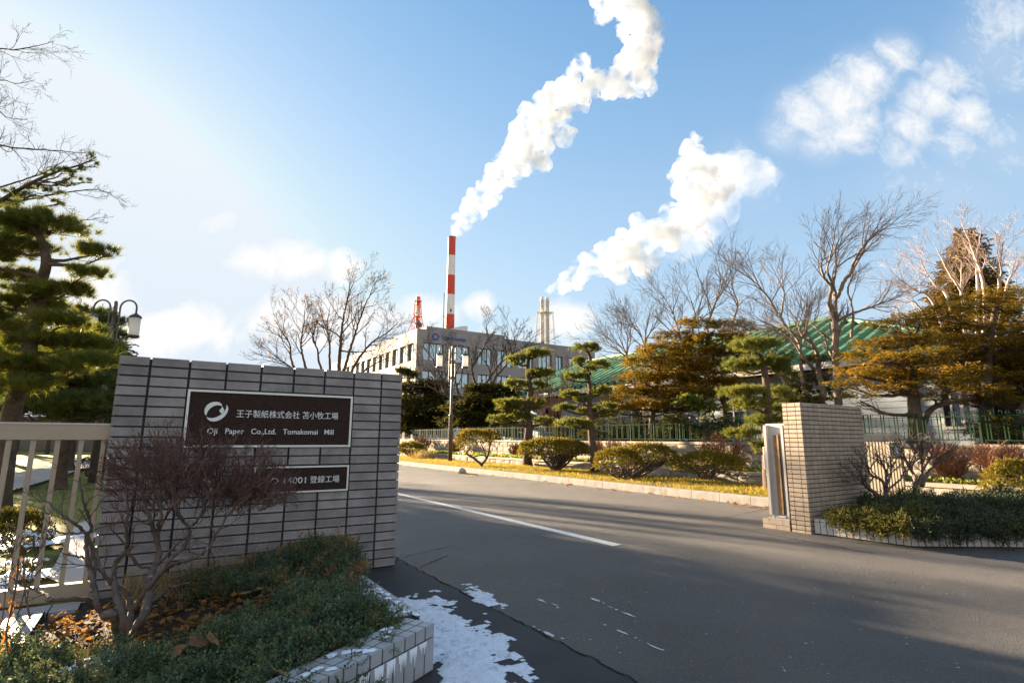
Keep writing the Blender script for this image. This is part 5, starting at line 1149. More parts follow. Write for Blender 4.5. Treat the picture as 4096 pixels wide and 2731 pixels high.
bare_tree('bare plane tree with a few brown leaves rising behind the sign wall', np.array([D(1340, 1600, 40)[0], 40, 0]), 40, [
    ([(0, 0, 'b'), (1352, 1560), (1358, 1440), (1362, 1380), (1370, 1290), (1390, 1200), (1420, 1110)], .20, 0.017, 12, 2.97, .35),
    ([(1345, 1620), (1320, 1480), (1318, 1380), (1310, 1300), (1320, 1230)], .13, 0.017, 11, 2.64, .4),
    ([(1350, 1640), (1240, 1500), (1215, 1440), (1205, 1370), (1215, 1290), (1220, 1240)], .13, 0.017, 11, 2.48, .4),
    ([(1340, 1620), (1200, 1500), (1165, 1440), (1160, 1380), (1130, 1330), (1100, 1280)], .12, 0.017, 11, 2.48, .4),
    ([(1340, 1600), (1280, 1460), (1270, 1400), (1250, 1350), (1270, 1280)], .11, 0.017, 10, 2.48, .4),
    ([(1360, 1560), (1385, 1450), (1410, 1370), (1435, 1290), (1470, 1200), (1510, 1150)], .14, 0.017, 12, 2.64, .4),
    ([(1375, 1560), (1420, 1460), (1460, 1400), (1500, 1360), (1550, 1330), (1590, 1290)], .13, 0.017, 11, 2.64, .4),
    ([(1370, 1600), (1440, 1500), (1510, 1450), (1560, 1430)], .10, 0.017, 9, 2.31, .3),
    ([(1350, 1600), (1180, 1480), (1120, 1440), (1070, 1400)], .09, 0.017, 9, 2.31, .3)], par(kids=(7, 6, 5), rmin=.008, wob=.15, trop=.09), 87, 'barkdark', dy=2.5, cat='plane tree', leaves=520, name='plane_tree')
bare_tree('white-stemmed bare tree with many upright stems in front of the spruce', np.array([D(3900, 1500, 30)[0], 30, .9]), 30, [
    ([(3900, 1700), (3880, 1300), (3850, 1180), (3790, 1080), (3740, 980), (3700, 900)], .13, 0.011, 12, 1.98, .45), ([(3900, 1700), (3850, 1250), (3845, 1100), (3850, 1000)], .12, 0.011, 12, 1.98, .5),
    ([(3910, 1700), (3940, 1250), (3925, 1100), (3890, 1000), (3850, 900), (3845, 860)], .14, 0.011, 13, 1.98, .45), ([(3920, 1700), (3990, 1200), (4000, 1080), (4010, 980), (4040, 900)], .13, 0.011, 13, 1.98, .45),
    ([(3920, 1700), (4020, 1180), (4060, 1080), (4090, 1000)], .12, 0.011, 12, 1.98, .45), ([(3890, 1700), (3800, 1220), (3740, 1140), (3690, 1060), (3680, 980)], .12, 0.011, 13, 1.98, .45),
    ([(3890, 1700), (3740, 1230), (3660, 1160), (3590, 1110), (3530, 1060)], .11, 0.011, 13, 2.15, .45), ([(3900, 1650), (3910, 1180), (3905, 1050), (3920, 950), (3930, 880)], .11, 0.011, 12, 1.79, .5),
    ([(3880, 1700), (3690, 1250), (3620, 1210), (3560, 1190)], .08, 0.011, 11, 1.98, .5), ([(3930, 1650), (4060, 1230), (4100, 1150), (4150, 1050)], .10, 0.011, 12, 1.98, .45)],
    par(wob=.10, kids=(7, 6, 4), lev=3, seg=(6, 5, 4, 3), ang=(.25, .75), lr=.58, rmin=0.0040, trop=.04, rr=.45), 88, 'barkpale', dy=2.5, cut=.84, twigmat='barkpale', name='white_stemmed_tree')
bare_tree('bare deciduous tree reaching in from beyond the left edge above the pines', np.array([D(-500, 1700, 10.5)[0], 10.5, 0]), 10.5, [
    ([(0, 0, 'b'), (-480, 1300), (-420, 900), (-400, 500)], .16, .08, 2, 1.0, .6),
    ([(-430, 900), (-250, 700), (-60, 585), (60, 592), (200, 602), (344, 612)], .034, .006, 10, .8, .35), ([(-450, 1100), (-200, 930), (0, 827), (200, 781), (367, 758), (447, 776)], .034, .005, 9, .7, .35),
    ([(-410, 600), (-200, 380), (-40, 210), (60, 200), (140, 185), (215, 166)], .026, .004, 8, .8, .4), ([(-415, 700), (-200, 480), (-20, 330), (60, 335), (140, 322)], .024, .004, 7, .7, .4), ([(-420, 800), (-200, 560), (-40, 440), (30, 470), (110, 480)], .024, .004, 8, .8, .4),
    ([(-430, 1000), (-150, 900), (150, 890), (300, 885), (400, 872)], .03, .006, 7, .5, .55), ([(-420, 900), (-150, 800), (60, 730), (180, 690), (260, 640)], .03, .006, 9, .8, .5)],
    par(kids=(5, 5, 4), rmin=.0024, wob=.2, trop=.03), 89, 'barkdark', dy=.5)

# ------------------------------------------------------------------ pines left of the sign
pine('large old pine with layered needle pads at the left edge', np.array([D(-10, 2040, 8.0)[0], 8.0, 0]), 8.0, [(10, 1900), (40, 1690), (75, 1540), (115, 1400), (140, 1250), (165, 1130), (185, 1050), (165, 960), (120, 900)],
     [(170, 895, 300, 84), (20, 900, 200, 80), (60, 985, 260, 80), (360, 1010, 150, 56), (420, 1010, 80, 60), (330, 1095, 130, 52), (50, 1100, 190, 66), (260, 1160, 200, 60), (120, 1170, 170, 56), (160, 1225, 180, 60), (10, 1210, 160, 60), (30, 1310, 190, 66), (250, 1290, 200, 60), (280, 1375, 300, 84), (110, 1370, 190, 70), (80, 1460, 260, 90), (330, 1450, 240, 70), (40, 1540, 240, 76), (200, 1470, 200, 70), (-80, 1020, 200, 90), (-90, 1260, 200, 100), (-60, 1420, 200, 90)],
     .14, .045, 91, 'needle', per_m2=125, K=34, nl=.125, nw=.0030, dy=.4, fat=1.16, tall=1.08)
pine('second pine with a slim dark trunk standing on the lawn behind the sliding gate', np.array([D(232, 1950, 11.8)[0], 11.8, 0]), 11.8, [(245, 1850), (258, 1764), (275, 1650), (300, 1500), (320, 1400), (335, 1310)],
     [(320, 1320, 160, 56), (330, 1425, 240, 70), (300, 1520, 290, 76), (425, 1500, 120, 60), (300, 1605, 300, 76), (425, 1592, 130, 64), (190, 1620, 260, 70), (400, 1655, 130, 54), (200, 1500, 200, 70), (270, 1660, 180, 50), (130, 1560, 180, 60), (80, 1640, 200, 60)],
     .15, .05, 92, 'needledark', per_m2=85, K=28, nl=.135, nw=.0038, dy=.6, fat=1.12, tall=1.0)
pine('distant hazy pine around the left street lamp', np.array([D(410, 1800, 14.4)[0], 14.4, 0]), 14.4, [(405, 1840), (405, 1700), (400, 1600), (410, 1500), (420, 1400), (425, 1290)],
     [(385, 1262, 150, 50), (445, 1290, 120, 50), (350, 1320, 100, 50), (450, 1345, 140, 54), (390, 1390, 160, 56), (465, 1400, 90, 50), (380, 1455, 150, 56), (450, 1465, 100, 50), (400, 1530, 180, 60), (390, 1610, 180, 60), (400, 1680, 180, 60), (330, 1240, 60, 34)],
     .12, .05, 93, 'needledark', per_m2=110, K=22, nl=.115, nw=.0045, dy=.7)
pine('tall thin-branched pine whose top branch slants up above the old pine', np.array([D(-420, 1900, 9.6)[0], 9.6, 0]), 9.6, [(-400, 1600), (-330, 1250), (-250, 1000), (-120, 880), (0, 805), (120, 735), (220, 690), (320, 660), (385, 630)],
     [(365, 630, 50, 44), (380, 660, 36, 30), (320, 665, 60, 36), (250, 685, 70, 34), (290, 700, 60, 26), (180, 690, 70, 34), (140, 745, 80, 36), (250, 725, 70, 26), (340, 725, 50, 24), (200, 770, 90, 30), (110, 790, 100, 30), (240, 810, 60, 24), (40, 770, 70, 30), (20, 810, 90, 30), (-300, 1100, 220, 90), (-200, 950, 200, 80)],
     .075, .008, 94, 'needledark', per_m2=130, K=22, nl=.075, nw=.0026, dy=.25)
def proj(p):
    x, y, z = p[0], p[1], p[2] - CAMH; d = y * _c + z * _s; v = -y * _s + z * _c
    return 2048 + F * (x * _cr - v * _sr) / d, 1365.5 - F * (x * _sr + v * _cr) / d
def round_yew(label, a, b, h, R_, seed, n=16, mat='yewdark'):
    base = W(a, b); Y = base[1]; r = np.random.default_rng(seed); pads = []
    for i in range(n):
        t_ = (i + .5) / n; z = h * (.50 + .45 * t_); q = R_ * (1 - .55 * t_ ** 1.5) * .62; th = i * 2.4
        x, y = proj(base + np.array([q * math.cos(th), 0, z])); pads.append((x, y, R_ * 1.25 * (1.1 - .5 * t_) * 2200 / Y, R_ * .55 * 2200 / Y))
    tr = [proj(base + EZ * z) for z in (.02, h * .3, h * .6, h * .9)]; tr[0] = (tr[0][0], max(1770, tr[0][1]))
    yew(label, base, Y, [tr], pads, .16, seed, mat, per_m2=16, scale=2.1, lw=.024, ll=.08, dy=R_ * .55)
round_yew('dark evergreen behind the sliding gate, rounded and half hidden by the slim pine', -2.2, 21.5, 4.2, 1.35, 131)
round_yew('dark evergreen further along the lawn, behind the distant street lamp', -4.8, 29.0, 5.4, 1.35, 132)
round_yew('large dark evergreen at the far end of the lawn beside the road', -7.2, 38.0, 6.8, 1.5, 133)
# leafless roadside trees far up the road on the left; their long shadows streak the asphalt
for a, b, h, sd_, lab in ((-8.0, 50, 9.5, 141, 'leafless roadside tree far up the road behind the left pines'), (-10.5, 58, 11, 142, 'taller leafless roadside tree, farthest behind the left pines'), (-5.6, 44, 8.5, 143, 'leafless roadside tree behind the distant street lamp'), (-3.9, 34, 6.4, 144, 'small leafless roadside tree behind the slim pine')):
    B_ = W(a, b); Y = B_[1]; r = np.random.default_rng(sd_); lb = []
    for k in range(7):
        th = k * 2.4; q = [proj(B_ + np.array([math.cos(th) * h * .32 * t_ ** 1.3, 0, h * (.25 + .75 * t_) if t_ else 0])) for t_ in (.02, .3, .6, .95)]; lb.append(([(0, 0, 'b')] + q, .11, .03, 9, h * .22, .3))
    bare_tree(lab, B_, Y, lb, par(kids=(7, 6, 4), rmin=.014, trop=.06), sd_, 'barkdark', dy=2.4)

# ------------------------------------------------------------------ foreground planter plants
def junz(a, b):
    """height of the juniper canopy over the left planter"""
    t = min(1, max(0, (a + .5) / 1.5))
    h = .038 + .085 * t + .085 * max(-.6, fbm(a, b, 2.1, 5)) + .08 * fbm(a, b, 7.5, 6)
    h += .06 * math.exp(-((a - 1.05) ** 2 + (b - 4.1) ** 2) / .09)
    return h
def in_litter(a, b):
    p = W(a, b); s = G(500, 2520, .1); q = G(300, 2480, .08); u = G(790, 2440, .12)
    return min(math.hypot((p[0] - c[0]) / rx, (p[1] - c[1]) / ry) for c, rx, ry in ((s, .42, .26), (q, .45, .22), (u, .45, .22)))
jt = np.random.default_rng(100)
def jun_tpl(rg):
    C, d, s, l, w = [], [], [], [], []
    def shoot(p, dr, L, n, wd):
        dr = norm(dr)
        for i in range(n):
            x = p + dr * L * (i + .3) / n; o = norm(np.cross(dr, rg.normal(size=3))); C.append(x); dd = norm(dr + o * .75); d.append(dd); s.append(norm(np.cross(dd, rg.normal(size=3)))); l.append(L / n * 1.45); w.append(wd)
    shoot(np.zeros(3), np.array([1.0, 0, 0]), .085, 8, .0046)
    for i in range(5):
        x = .012 + i * .013; sg = 1 if i % 2 else -1; shoot(np.array([x, 0, 0]), np.array([.8, sg * .65, rg.uniform(-.2, .5)]), .042 - .003 * i, 6, .0042)
    mb = MB(); quads(mb, np.array(C), np.array(d), np.array(s), np.array(l), np.array(w)); return np.concatenate(mb.v), np.concatenate(mb.f)
JT = [jun_tpl(jt) for _ in range(7)]
jseeds = [(W(.95, 3.7), 'creeping juniper with a browned top against the right end of the sign wall', 'juniper'), (W(.55, 2.75), 'blue-green creeping juniper spilling over the icy planter corner', 'juniper'), (W(-.05, 2.9), 'dense creeping juniper in the middle of the planter below the name plates', 'juniper'),
          (W(-.35, 2.15), 'creeping juniper with sun-tipped shoots at the lower left corner', 'juniper')]
JP = [[] for _ in jseeds]
while sum(len(x) for x in JP) < 13000:
    a, b = jt.uniform(-.62, 1.27), jt.uniform(1.45, 4.58)
    if a > 1.13 and (b < 3.5 or a > 1.13 + .14 * math.sin((b - 3.5) * 2.6)): continue
    if b < frontb(a) - .01 or (a > 1.04 and b > 3.35 and b < 3.9 and jt.random() < .4): continue
    L_ = in_litter(a, b)
    if L_ < 1 or (L_ < 1.25 and jt.random() < .6): continue
    if a < .25 and b > 3.85: continue
    if fbm(a, b, 7.5, 6) < -.30 and jt.random() < .75: continue
    if a > .99 and b > 2.5 and jt.random() < (.92 if b < 3.25 else .05): continue
    if a < .7 and b > 4.25: continue
    if 1.0 < a and 2.75 < b < 3.2 and jt.random() < .8: continue           # the bare coping by the corner
    if b < frontb(a) + .165 and (a > .93 or (a > .55 and jt.random() < .8)): continue
    p = W(a, b); k = int(np.argmin([np.linalg.norm(p - s[0]) for s in jseeds]))
    e = .012; g = np.array([(junz(a + e, b) - junz(a - e, b)) / (2 * e), (junz(a, b + e) - junz(a, b - e)) / (2 * e)])
    depth = jt.random() ** 2 * .07; nrm = norm(EZ - E1 * g[0] * .8 - E2 * g[1] * .8)
    JP[k].append((W(a, b, max(.03, soilz(a, b) * .6 + junz(a, b) - depth)), nrm))
for (s, lab, mat), L in zip(jseeds, JP):
    P = np.array([x[0] for x in L]); Nn = np.array([x[1] for x in L]); n = len(P); o = P - s; o[:, 2] = 0
    X = unit(Nn * .55 + unit(o) * .5 + jt.normal(size=(n, 3)) * .5); m = MB(); place_tpl(m, JT, P, X, jt, 1.05, 1.2)
    t = thing('creeping_juniper', lab, 'juniper', (s[0], s[1], .1), 'creeping junipers in the sign planter'); m.build('foliage', MT[mat], t)
    m = MB()
    for _ in range(26): q = P[jt.integers(0, n)]; limb(m, s + jt.normal(size=3) * .08 * np.array([1, 1, 0]) + EZ * .08, q - EZ * .015, .009, .003, jt, n=5, sides=5)
    m.build('stem', MT['barkshrub'], t)
    if 'browned' in lab:
        k = jt.choice(n, 260); m = MB(); place_tpl(m, JT, P[k] + EZ * .02, X[k], jt, 1.2, 1.2); m.build('dead_shoots', MT['brownleaf'], t)
# leaf litter and dry grass
m = MB(); cnt = 0; rg = np.random.default_rng(101)
while cnt < 900:
    a, b = rg.uniform(-.45, .9), rg.uniform(1.9, 4.55)
    if b < frontb(a) + .2 or in_litter(a, b) > 1.15: continue
    leafm(m, W(a, b, soilz(a, b) + rg.uniform(.005, .05)), rg.uniform(.008, .028), rg); cnt += 1
tag(m.build('leaf_litter', MT['litter'], base=G(450, 2520, .1)), kind='stuff')
m = MB()
for px, py, z, s in ((1000, 2370, .24, .075), (1060, 2385, .24, .06), (1190, 2440, .25, .035), (1225, 2452, .25, .03), (1290, 2530, .25, .05), (1120, 2690, .24, .05), (850, 2560, .18, .06), (790, 2570, .18, .055), (740, 2490, .18, .06), (1420, 2335, .24, .035), (1230, 2530, .22, .03), (560, 2480, .12, .035), (700, 2610, .15, .05), (330, 2660, .15, .045), (1240, 2640, .22, .025)):
    leafm(m, G(px, py, z), s, rg)
tag(m.build('curled_leaves', MT['brownleaf'], base=G(1000, 2400, .2)), kind='stuff')
m = MB()
for _ in range(70):
    px = rg.uniform(740, 1330); p = B_ = None
    r_ = np.array(ray_uv(px, 2330)); t_ = (4.45 + rg.uniform(-.35, .08)) / (r_ @ E2); p = r_ * t_; p[2] = .12
    h = rg.uniform(.12, .42); d = norm(np.array([rg.normal() * .35 + .25, rg.normal() * .2, 1.0])); k = norm(d + np.array([rg.normal() * .5, 0, -.3]))
    m.tube([p, p + d * h * .6, p + d * h * .6 + k * h * .4], [.0022, .0016, .0008], 3, cap=False)
P = np.array([W(rg.uniform(-.1, .75), rg.uniform(4.0, 4.55), .10) for _ in range(1100)])
blades(m, P, unit(rg.normal(size=(1100, 3)) * .55 + EZ), rg.uniform(.05, .22, 1100), .0028, rg)
tag(m.build('dry_grass', MT['straw'], base=G(1000, 2300, .1)), kind='stuff')

# the big bare shrub before the sign
sb = G(477, 2560, .09); Ys = sb[1]
SP = dict(seg=(5, 4, 4, 3), wob=.17, trop=.10, rmin=.0013, lev=2, kids=(7, 6, 5), ang=(.25, .8), lr=.55, rr=.62, tap=.4)
def zz(pts): return [(x / 1.8875, 1900 + y / 1.8875) for x, y in pts]
bs = [
    (zz([(900, 1250), (868, 1060), (780, 1060)]) , .034, .030, 0, .1, .5),
    (zz([(780, 1060), (735, 960), (700, 800), (660, 620), (655, 470), (690, 400), (650, 260), (610, 120), (600, 20)]), .021, .006, 6, .22, .5),
    (zz([(700, 800), (720, 640), (640, 430), (540, 350), (440, 270), (340, 190), (240, 110)]), .016, .004, 7, .2, .4),
    (zz([(930, 1250), (930, 1060), (880, 900), (860, 760), (880, 650), (960, 560), (950, 420), (965, 250), (950, 60), (930, -80)]), .026, .006, 9, .26, .5),
    (zz([(940, 1230), (990, 1000), (930, 870), (820, 790), (760, 690), (720, 560)]), .024, .007, 5, .22, .5),
    (zz([(1000, 1220), (1080, 1060), (1130, 900), (1140, 750), (1200, 610), (1170, 440), (1130, 330), (1090, 200), (1070, 60), (1080, -100)]), .032, .007, 10, .28, .5),
    (zz([(1140, 760), (1190, 600), (1195, 420), (1215, 300), (1205, 130), (1220, -40), (1240, -160)]), .018, .006, 9, .28, .45),
    (zz([(1010, 1000), (1160, 800), (1290, 630), (1400, 520), (1425, 400), (1330, 270), (1320, 130), (1350, -30), (1400, -200)]), .021, .006, 10, .3, .5),
    (zz([(1160, 800), (1270, 690), (1380, 650), (1480, 620), (1580, 540), (1650, 420), (1720, 300), (1800, 200)]), .017, .005, 9, .3, .45),
    (zz([(1090, 970), (1210, 910), (1270, 850), (1340, 835), (1440, 810)]), .014, .008, 4, .2, .5),
    (zz([(780, 1060), (700, 950), (520, 935), (380, 945), (350, 905), (270, 870), (180, 830), (90, 780)]), .018, .005, 6, .2, .6),
    (zz([(700, 740), (660, 640), (560, 605), (480, 590)]), .010, .005, 3, .12, .4),
    (zz([(640, 430), (560, 440), (440, 435), (410, 380)]), .009, .005, 3, .12, .4),
    (zz([(960, 560), (1060, 690), (1180, 680), (1280, 580), (1360, 500), (1460, 470)]), .012, .005, 6, .25, .4),
    (zz([(1425, 400), (1500, 330), (1560, 200), (1640, 60), (1700, -60)]), .011, .004, 9, .3, .3),
    (zz([(1330, 270), (1300, 100), (1270, -60), (1180, -250)]), .010, .004, 9, .28, .3)]
t = thing('bare_shrub', 'big leafless shrub with crooked grey stems hiding the lower left of the sign', 'bare shrub', sb); w = Tw(110); g = w.rng; m = MB()
for pts, r0, r1, k, sl, t0 in bs:
    P0 = [D(x, y, Ys + .10 + .10 * math.sin(i * 1.1 + len(pts)) + .34 * min(1, max(0, (2450 - y) / 500))) for i, (x, y) in enumerate(pts)]
    P = fine(P0, 6 * len(pts)); P += g.normal(size=P.shape) * .0025; R = .72 * np.linspace(r0, r1, len(P)) * (1 + .12 * np.sin(np.arange(len(P)) * 1.7)); m.tube(P, R, 8, cap=False)
    if k: w.kids(P, R * .7, sl / SP['lr'], 0, SP, k, t0)
m.build('stem', MT['barkshrub'], t, smooth=True)
rt = Tw(111); g = rt.rng          # the fine clipped twig dome
dome = [(600, 1815, 170, 110), (730, 1785, 210, 110), (900, 1830, 200, 130), (1020, 1900, 120, 120), (830, 1900, 230, 140), (620, 1890, 170, 120), (960, 1960, 120, 70)]
DP = dict(seg=(4, 4, 3), wob=.28, trop=.06, rmin=.0010, lev=2, kids=(5, 4), ang=(.25, .75), lr=.6, rr=.62, tap=.45)
for cx_, cy_, rx_, ry_ in dome:
    for _ in range(84):
        a_ = g.uniform(0, 2 * PI); q = math.sqrt(g.random()); x = cx_ + rx_ * q * math.cos(a_); y = cy_ + ry_ * (.35 + .65 * q * math.sin(a_)); p = D(x, y + 30, Ys + .40 + g.normal() * .16)
        d = norm(np.array([(x - 780) / 420 + g.normal() * .35, g.normal() * .4, 1.0 - abs(x - 780) / 700])); rt.grow(p, d, g.uniform(.08, .15), .0032, 0, DP)
mb = MB(); rt.out(mb); w.out(mb); mb.build('twigs', MT['twigdark'], t)
# withered hanging leaves at the left, on their own thin stem
wv = thing('withered_vine', 'withered vine with hanging orange leaves at the lower left of the planter', 'vine', G(70, 2590, .05)); m = MB(); f = MB()
vp = [D(x, y, 2.6) for x, y in ((30, 2600), (25, 2520), (45, 2440), (65, 2330), (75, 2230))]; m.tube(fine(vp, 16), .004, 5); m.build('stem', MT['barkshrub'], wv)
for i in range(48):
    u = rg.random(); k = min(3, int(u * 4)); p = vp[k] * (1 - (u * 4 - k)) + vp[k + 1] * (u * 4 - k) + rg.normal(size=3) * .016
    d = norm(np.array([rg.normal() * .5, rg.normal() * .5, -1.0])); quads(f, p[None], d[None], norm(np.cross(d, rg.normal(size=3)))[None], rg.uniform(.02, .045), rg.uniform(.004, .009))
f.build('leaves', MT['orangeleaf'], wv)
lsh = G(90, 2480, .0)
twig_bush('small bare twiggy shrub beside the bars of the sliding gate', D(70, 2480, 3.2), 3.2, (120, 2200), 260, 330, 112, mat='barkshrub', n=4, rmin=.0016, cat='bare shrub', name='small_bare_shrub')

# ------------------------------------------------------------------ right planter plants
def rjz(p):
    a, b = p @ E1, p @ E2
    return .06 + .09 * fbm(a, b, 1.6, 21) + .06 * fbm(a, b, 5, 22)
poly = [np.array(q[:2]) for q in (W(6.58, 3.50), W(6.62, 2.78), c2 + i2 * .03, c3 + i3 * .03, W(10.3, 2.7), W(10.2, 3.4), W(7.9, 3.45))]
def inpoly(p):
    c = False; j = len(poly) - 1
    for i in range(len(poly)):
        if (poly[i][1] > p[1]) != (poly[j][1] > p[1]) and p[0] < (poly[j][0] - poly[i][0]) * (p[1] - poly[i][1]) / (poly[j][1] - poly[i][1]) + poly[i][0]: c = not c
        j = i
    return c
s1, s2, s3 = G(3560, 2090, .2), G(3900, 2080, .25), G(3750, 2000, .2)
RJ = [(s1, 'juniper tinted sunlit yellow, tumbling over the pale planter by its sunlit corner', 'juniperlit'), (s2, 'dark creeping juniper covering the right part of the pale planter', 'juniperdark'), (s3, 'dark feathery juniper behind the sunlit-tinted one, under the bare shrubs', 'juniperdark')]
JP = [[] for _ in RJ]; cnt = 0
while cnt < 7000:
    p = np.array([jt.uniform(3.4, 8.5), jt.uniform(5.6, 8.4), 0])
    if not inpoly(p): continue
    k = int(np.argmin([np.linalg.norm((p - s[0])[:2]) * wgt for s, wgt in zip(RJ, (1.25, .9, 1.0))])); z = .12 + rjz(p) * (1.3 if k else 1.0) + (.08 if k == 1 else 0) - jt.random() ** 2 * .08
    JP[k].append((p[0], p[1], z)); cnt += 1
for (s, lab, mat), L in zip(RJ, JP):
    P = np.array(L); n = len(P); o = P - s; o[:, 2] = 0; X = unit(unit(o) * .55 + EZ * .45 + jt.normal(size=(n, 3)) * .5); m = MB(); place_tpl(m, JT, P, X, jt, 1.75, 1.2)
    if mat == 'juniperlit' or 'right part' in lab:          # fringe hanging over the wall
        e0, e1_ = (c1, c1 + E2 * .75) if mat == 'juniperlit' else (c1, c2); q = np.array([e0 + (e1_ - e0) * u for u in jt.random(420)]); out_ = -E1 if mat == 'juniperlit' else -i2
        q = q + out_[None] * jt.uniform(-.10, .07, 420)[:, None]; q[:, 2] = .20 - np.maximum(0, (q - e0) @ out_) * .9 + jt.normal(size=420) * .02; place_tpl(m, JT, q, unit(out_[None] * .7 + jt.normal(size=(420, 3)) * .45), jt, 1.6, 1.2)
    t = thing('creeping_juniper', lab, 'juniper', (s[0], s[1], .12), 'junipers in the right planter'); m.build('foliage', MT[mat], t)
RP_ = dict(seg=(5, 4, 4, 3), wob=.15, trop=.10, rmin=.0022, lev=2, kids=(8, 6), ang=(.25, .8), lr=.5, rr=.6)
def rs(x, y): return (3396 + x / 2.24, 1500 + y / 2.24)
def right_shrub(label, Y, limbs, seed):
    t = thing('bare_shrub', label, 'bare shrub', (D(*limbs[0][0][0], Y)[0], Y, .15)); w = Tw(seed); m = MB()
    for pts, r0, r1, k, sl in limbs:
        P = fine([D(x, y, Y + .1 * math.sin(i)) for i, (x, y) in enumerate(pts)], 30); P += w.rng.normal(size=P.shape) * .004; R = np.linspace(r0, r1, 30); m.tube(P, R, 7, cap=False); w.kids(P, R, sl / RP_['lr'], 0, RP_, k, .4)
    m.build('stem', MT['barkshrub'], t, smooth=True); mb = MB(); w.out(mb); mb.build('twigs', MT['barkshrub'], t)
right_shrub('pale-stemmed leafless shrub in the planter directly right of the gate pillar', 6.75, [
    ([rs(325, 1240), rs(310, 1150), rs(230, 1060), rs(140, 980), rs(100, 870), rs(130, 790)], .03, .008, 9, .35), ([rs(315, 1160), rs(330, 1020), rs(280, 930), rs(200, 900), rs(160, 820), rs(150, 740)], .024, .007, 9, .35),
    ([rs(320, 1130), rs(335, 990), rs(330, 860), rs(290, 780), rs(250, 700)], .022, .006, 9, .35), ([rs(335, 1030), rs(430, 960), rs(490, 880), rs(500, 820)], .016, .006, 8, .33), ([rs(320, 1140), rs(250, 1060), rs(90, 940), rs(20, 900)], .014, .005, 7, .33), ([rs(330, 1000), rs(370, 900), rs(380, 800), rs(360, 720)], .016, .006, 8, .33)], 121)
right_shrub('dark-stemmed leafless shrub in front of the slatted gate and warning sign', 7.6, [
    ([rs(590, 1040), rs(590, 930), rs(540, 820), rs(490, 720), rs(440, 640)], .03, .008, 10, .42), ([rs(600, 1040), rs(650, 900), rs(650, 780), rs(660, 680), rs(650, 620)], .026, .007, 10, .42), ([rs(660, 990), rs(690, 900), rs(760, 800), rs(840, 720), rs(900, 680)], .026, .007, 10, .42),
    ([rs(600, 920), rs(560, 840), rs(590, 740), rs(560, 650)], .018, .006, 9, .4), ([rs(650, 860), rs(720, 760), rs(750, 680)], .018, .006, 9, .4)], 122)

# ------------------------------------------------------------------ steam: dense white volumes
def volmat(name, dens, col=(.985, .985, .985), aniso=.25, nscale=None, lo=.4, hi=.6):
    m = bpy.data.materials.new(name); m.use_nodes = True; t = m.node_tree; t.nodes.clear(); o = t.nodes.new('ShaderNodeOutputMaterial'); v = t.nodes.new('ShaderNodeVolumePrincipled')
    v.inputs['Color'].default_value = (*col, 1); v.inputs['Density'].default_value = dens; v.inputs['Anisotropy'].default_value = aniso; v.inputs['Density Attribute'].default_value = ''
    if nscale:
        tcn = t.nodes.new('ShaderNodeTexCoord'); n = t.nodes.new('ShaderNodeTexNoise'); n.inputs['Scale'].default_value = nscale; n.inputs['Detail'].default_value = 4; n.inputs['Roughness'].default_value = .62; n.inputs['Distortion'].default_value = .4
        t.links.new(tcn.outputs['Object'], n.inputs[0]); mr = t.nodes.new('ShaderNodeMapRange'); mr.inputs[1].default_value, mr.inputs[2].default_value, mr.inputs[3].default_value, mr.inputs[4].default_value = lo, hi, 0, dens
        t.links.new(n.outputs[0], mr.inputs[0]); t.links.new(mr.outputs[0], v.inputs['Density'])
    t.links.new(v.outputs[0], o.inputs['Volume']); return m
def blob_mesh(name, balls, vox, mat, parent, amp, seed, s1, s2):
    """union of balls, remeshed, its skin pushed in and out by fractal noise into cauliflower billows"""
    tmp = bpy.data.meshes.new('tmp'); V, Fc = [], []; n0 = 0
    ico = bpy.data.meshes.new('ico'); import bmesh
    bm = bmesh.new(); bmesh.ops.create_icosphere(bm, subdivisions=2, radius=1); bm.to_mesh(ico); bm.free()
    iv = np.array([v.co[:] for v in ico.vertices]); fi = np.array([p.vertices[:] for p in ico.polygons]); bpy.data.meshes.remove(ico)
    mb = MB()
    for c, r in balls: mb.add(np.array(c) + iv * r, fi)
    o = mb.build(name, mat, parent); md = o.modifiers.new('remesh', 'REMESH'); md.mode = 'VOXEL'; md.voxel_size = vox
    me = bpy.data.meshes.new_from_object(o.evaluated_get(bpy.context.evaluated_depsgraph_get())); o.modifiers.clear(); old = o.data; o.data = me; bpy.data.meshes.remove(old); bpy.data.meshes.remove(tmp)
    me.materials.clear(); me.materials.append(mat)
    n = len(me.vertices); co = np.empty(n * 3); nr = np.empty(n * 3); me.vertices.foreach_get('co', co); me.vertices.foreach_get('normal', nr); co = co.reshape(-1, 3); nr = nr.reshape(-1, 3)
    def billow(p, s):
        q = Vector(p) * s + Vector((seed, seed * .3, 0)); d = mnoise.voronoi(q)[0]; return 1 - 1.6 * min(1.0, d[0])
    dv = np.array([billow(p, s1) * .62 + billow(p, s2) * .36 + billow(p, s2 * 2.3) * .16 + .5 * mnoise.fractal(Vector(p) * s1 * 1.3 + Vector((seed, 0, 0)), .8, 2, 5) for p in co])
    co2 = co + nr * (dv * amp)[:, None]; me.vertices.foreach_set('co', co2.astype('f4').ravel()); me.update()
    for p in me.polygons: p.use_smooth = True
    return o
def rng_pow(rg): return .2 + .36 * rg.random() ** 1.5
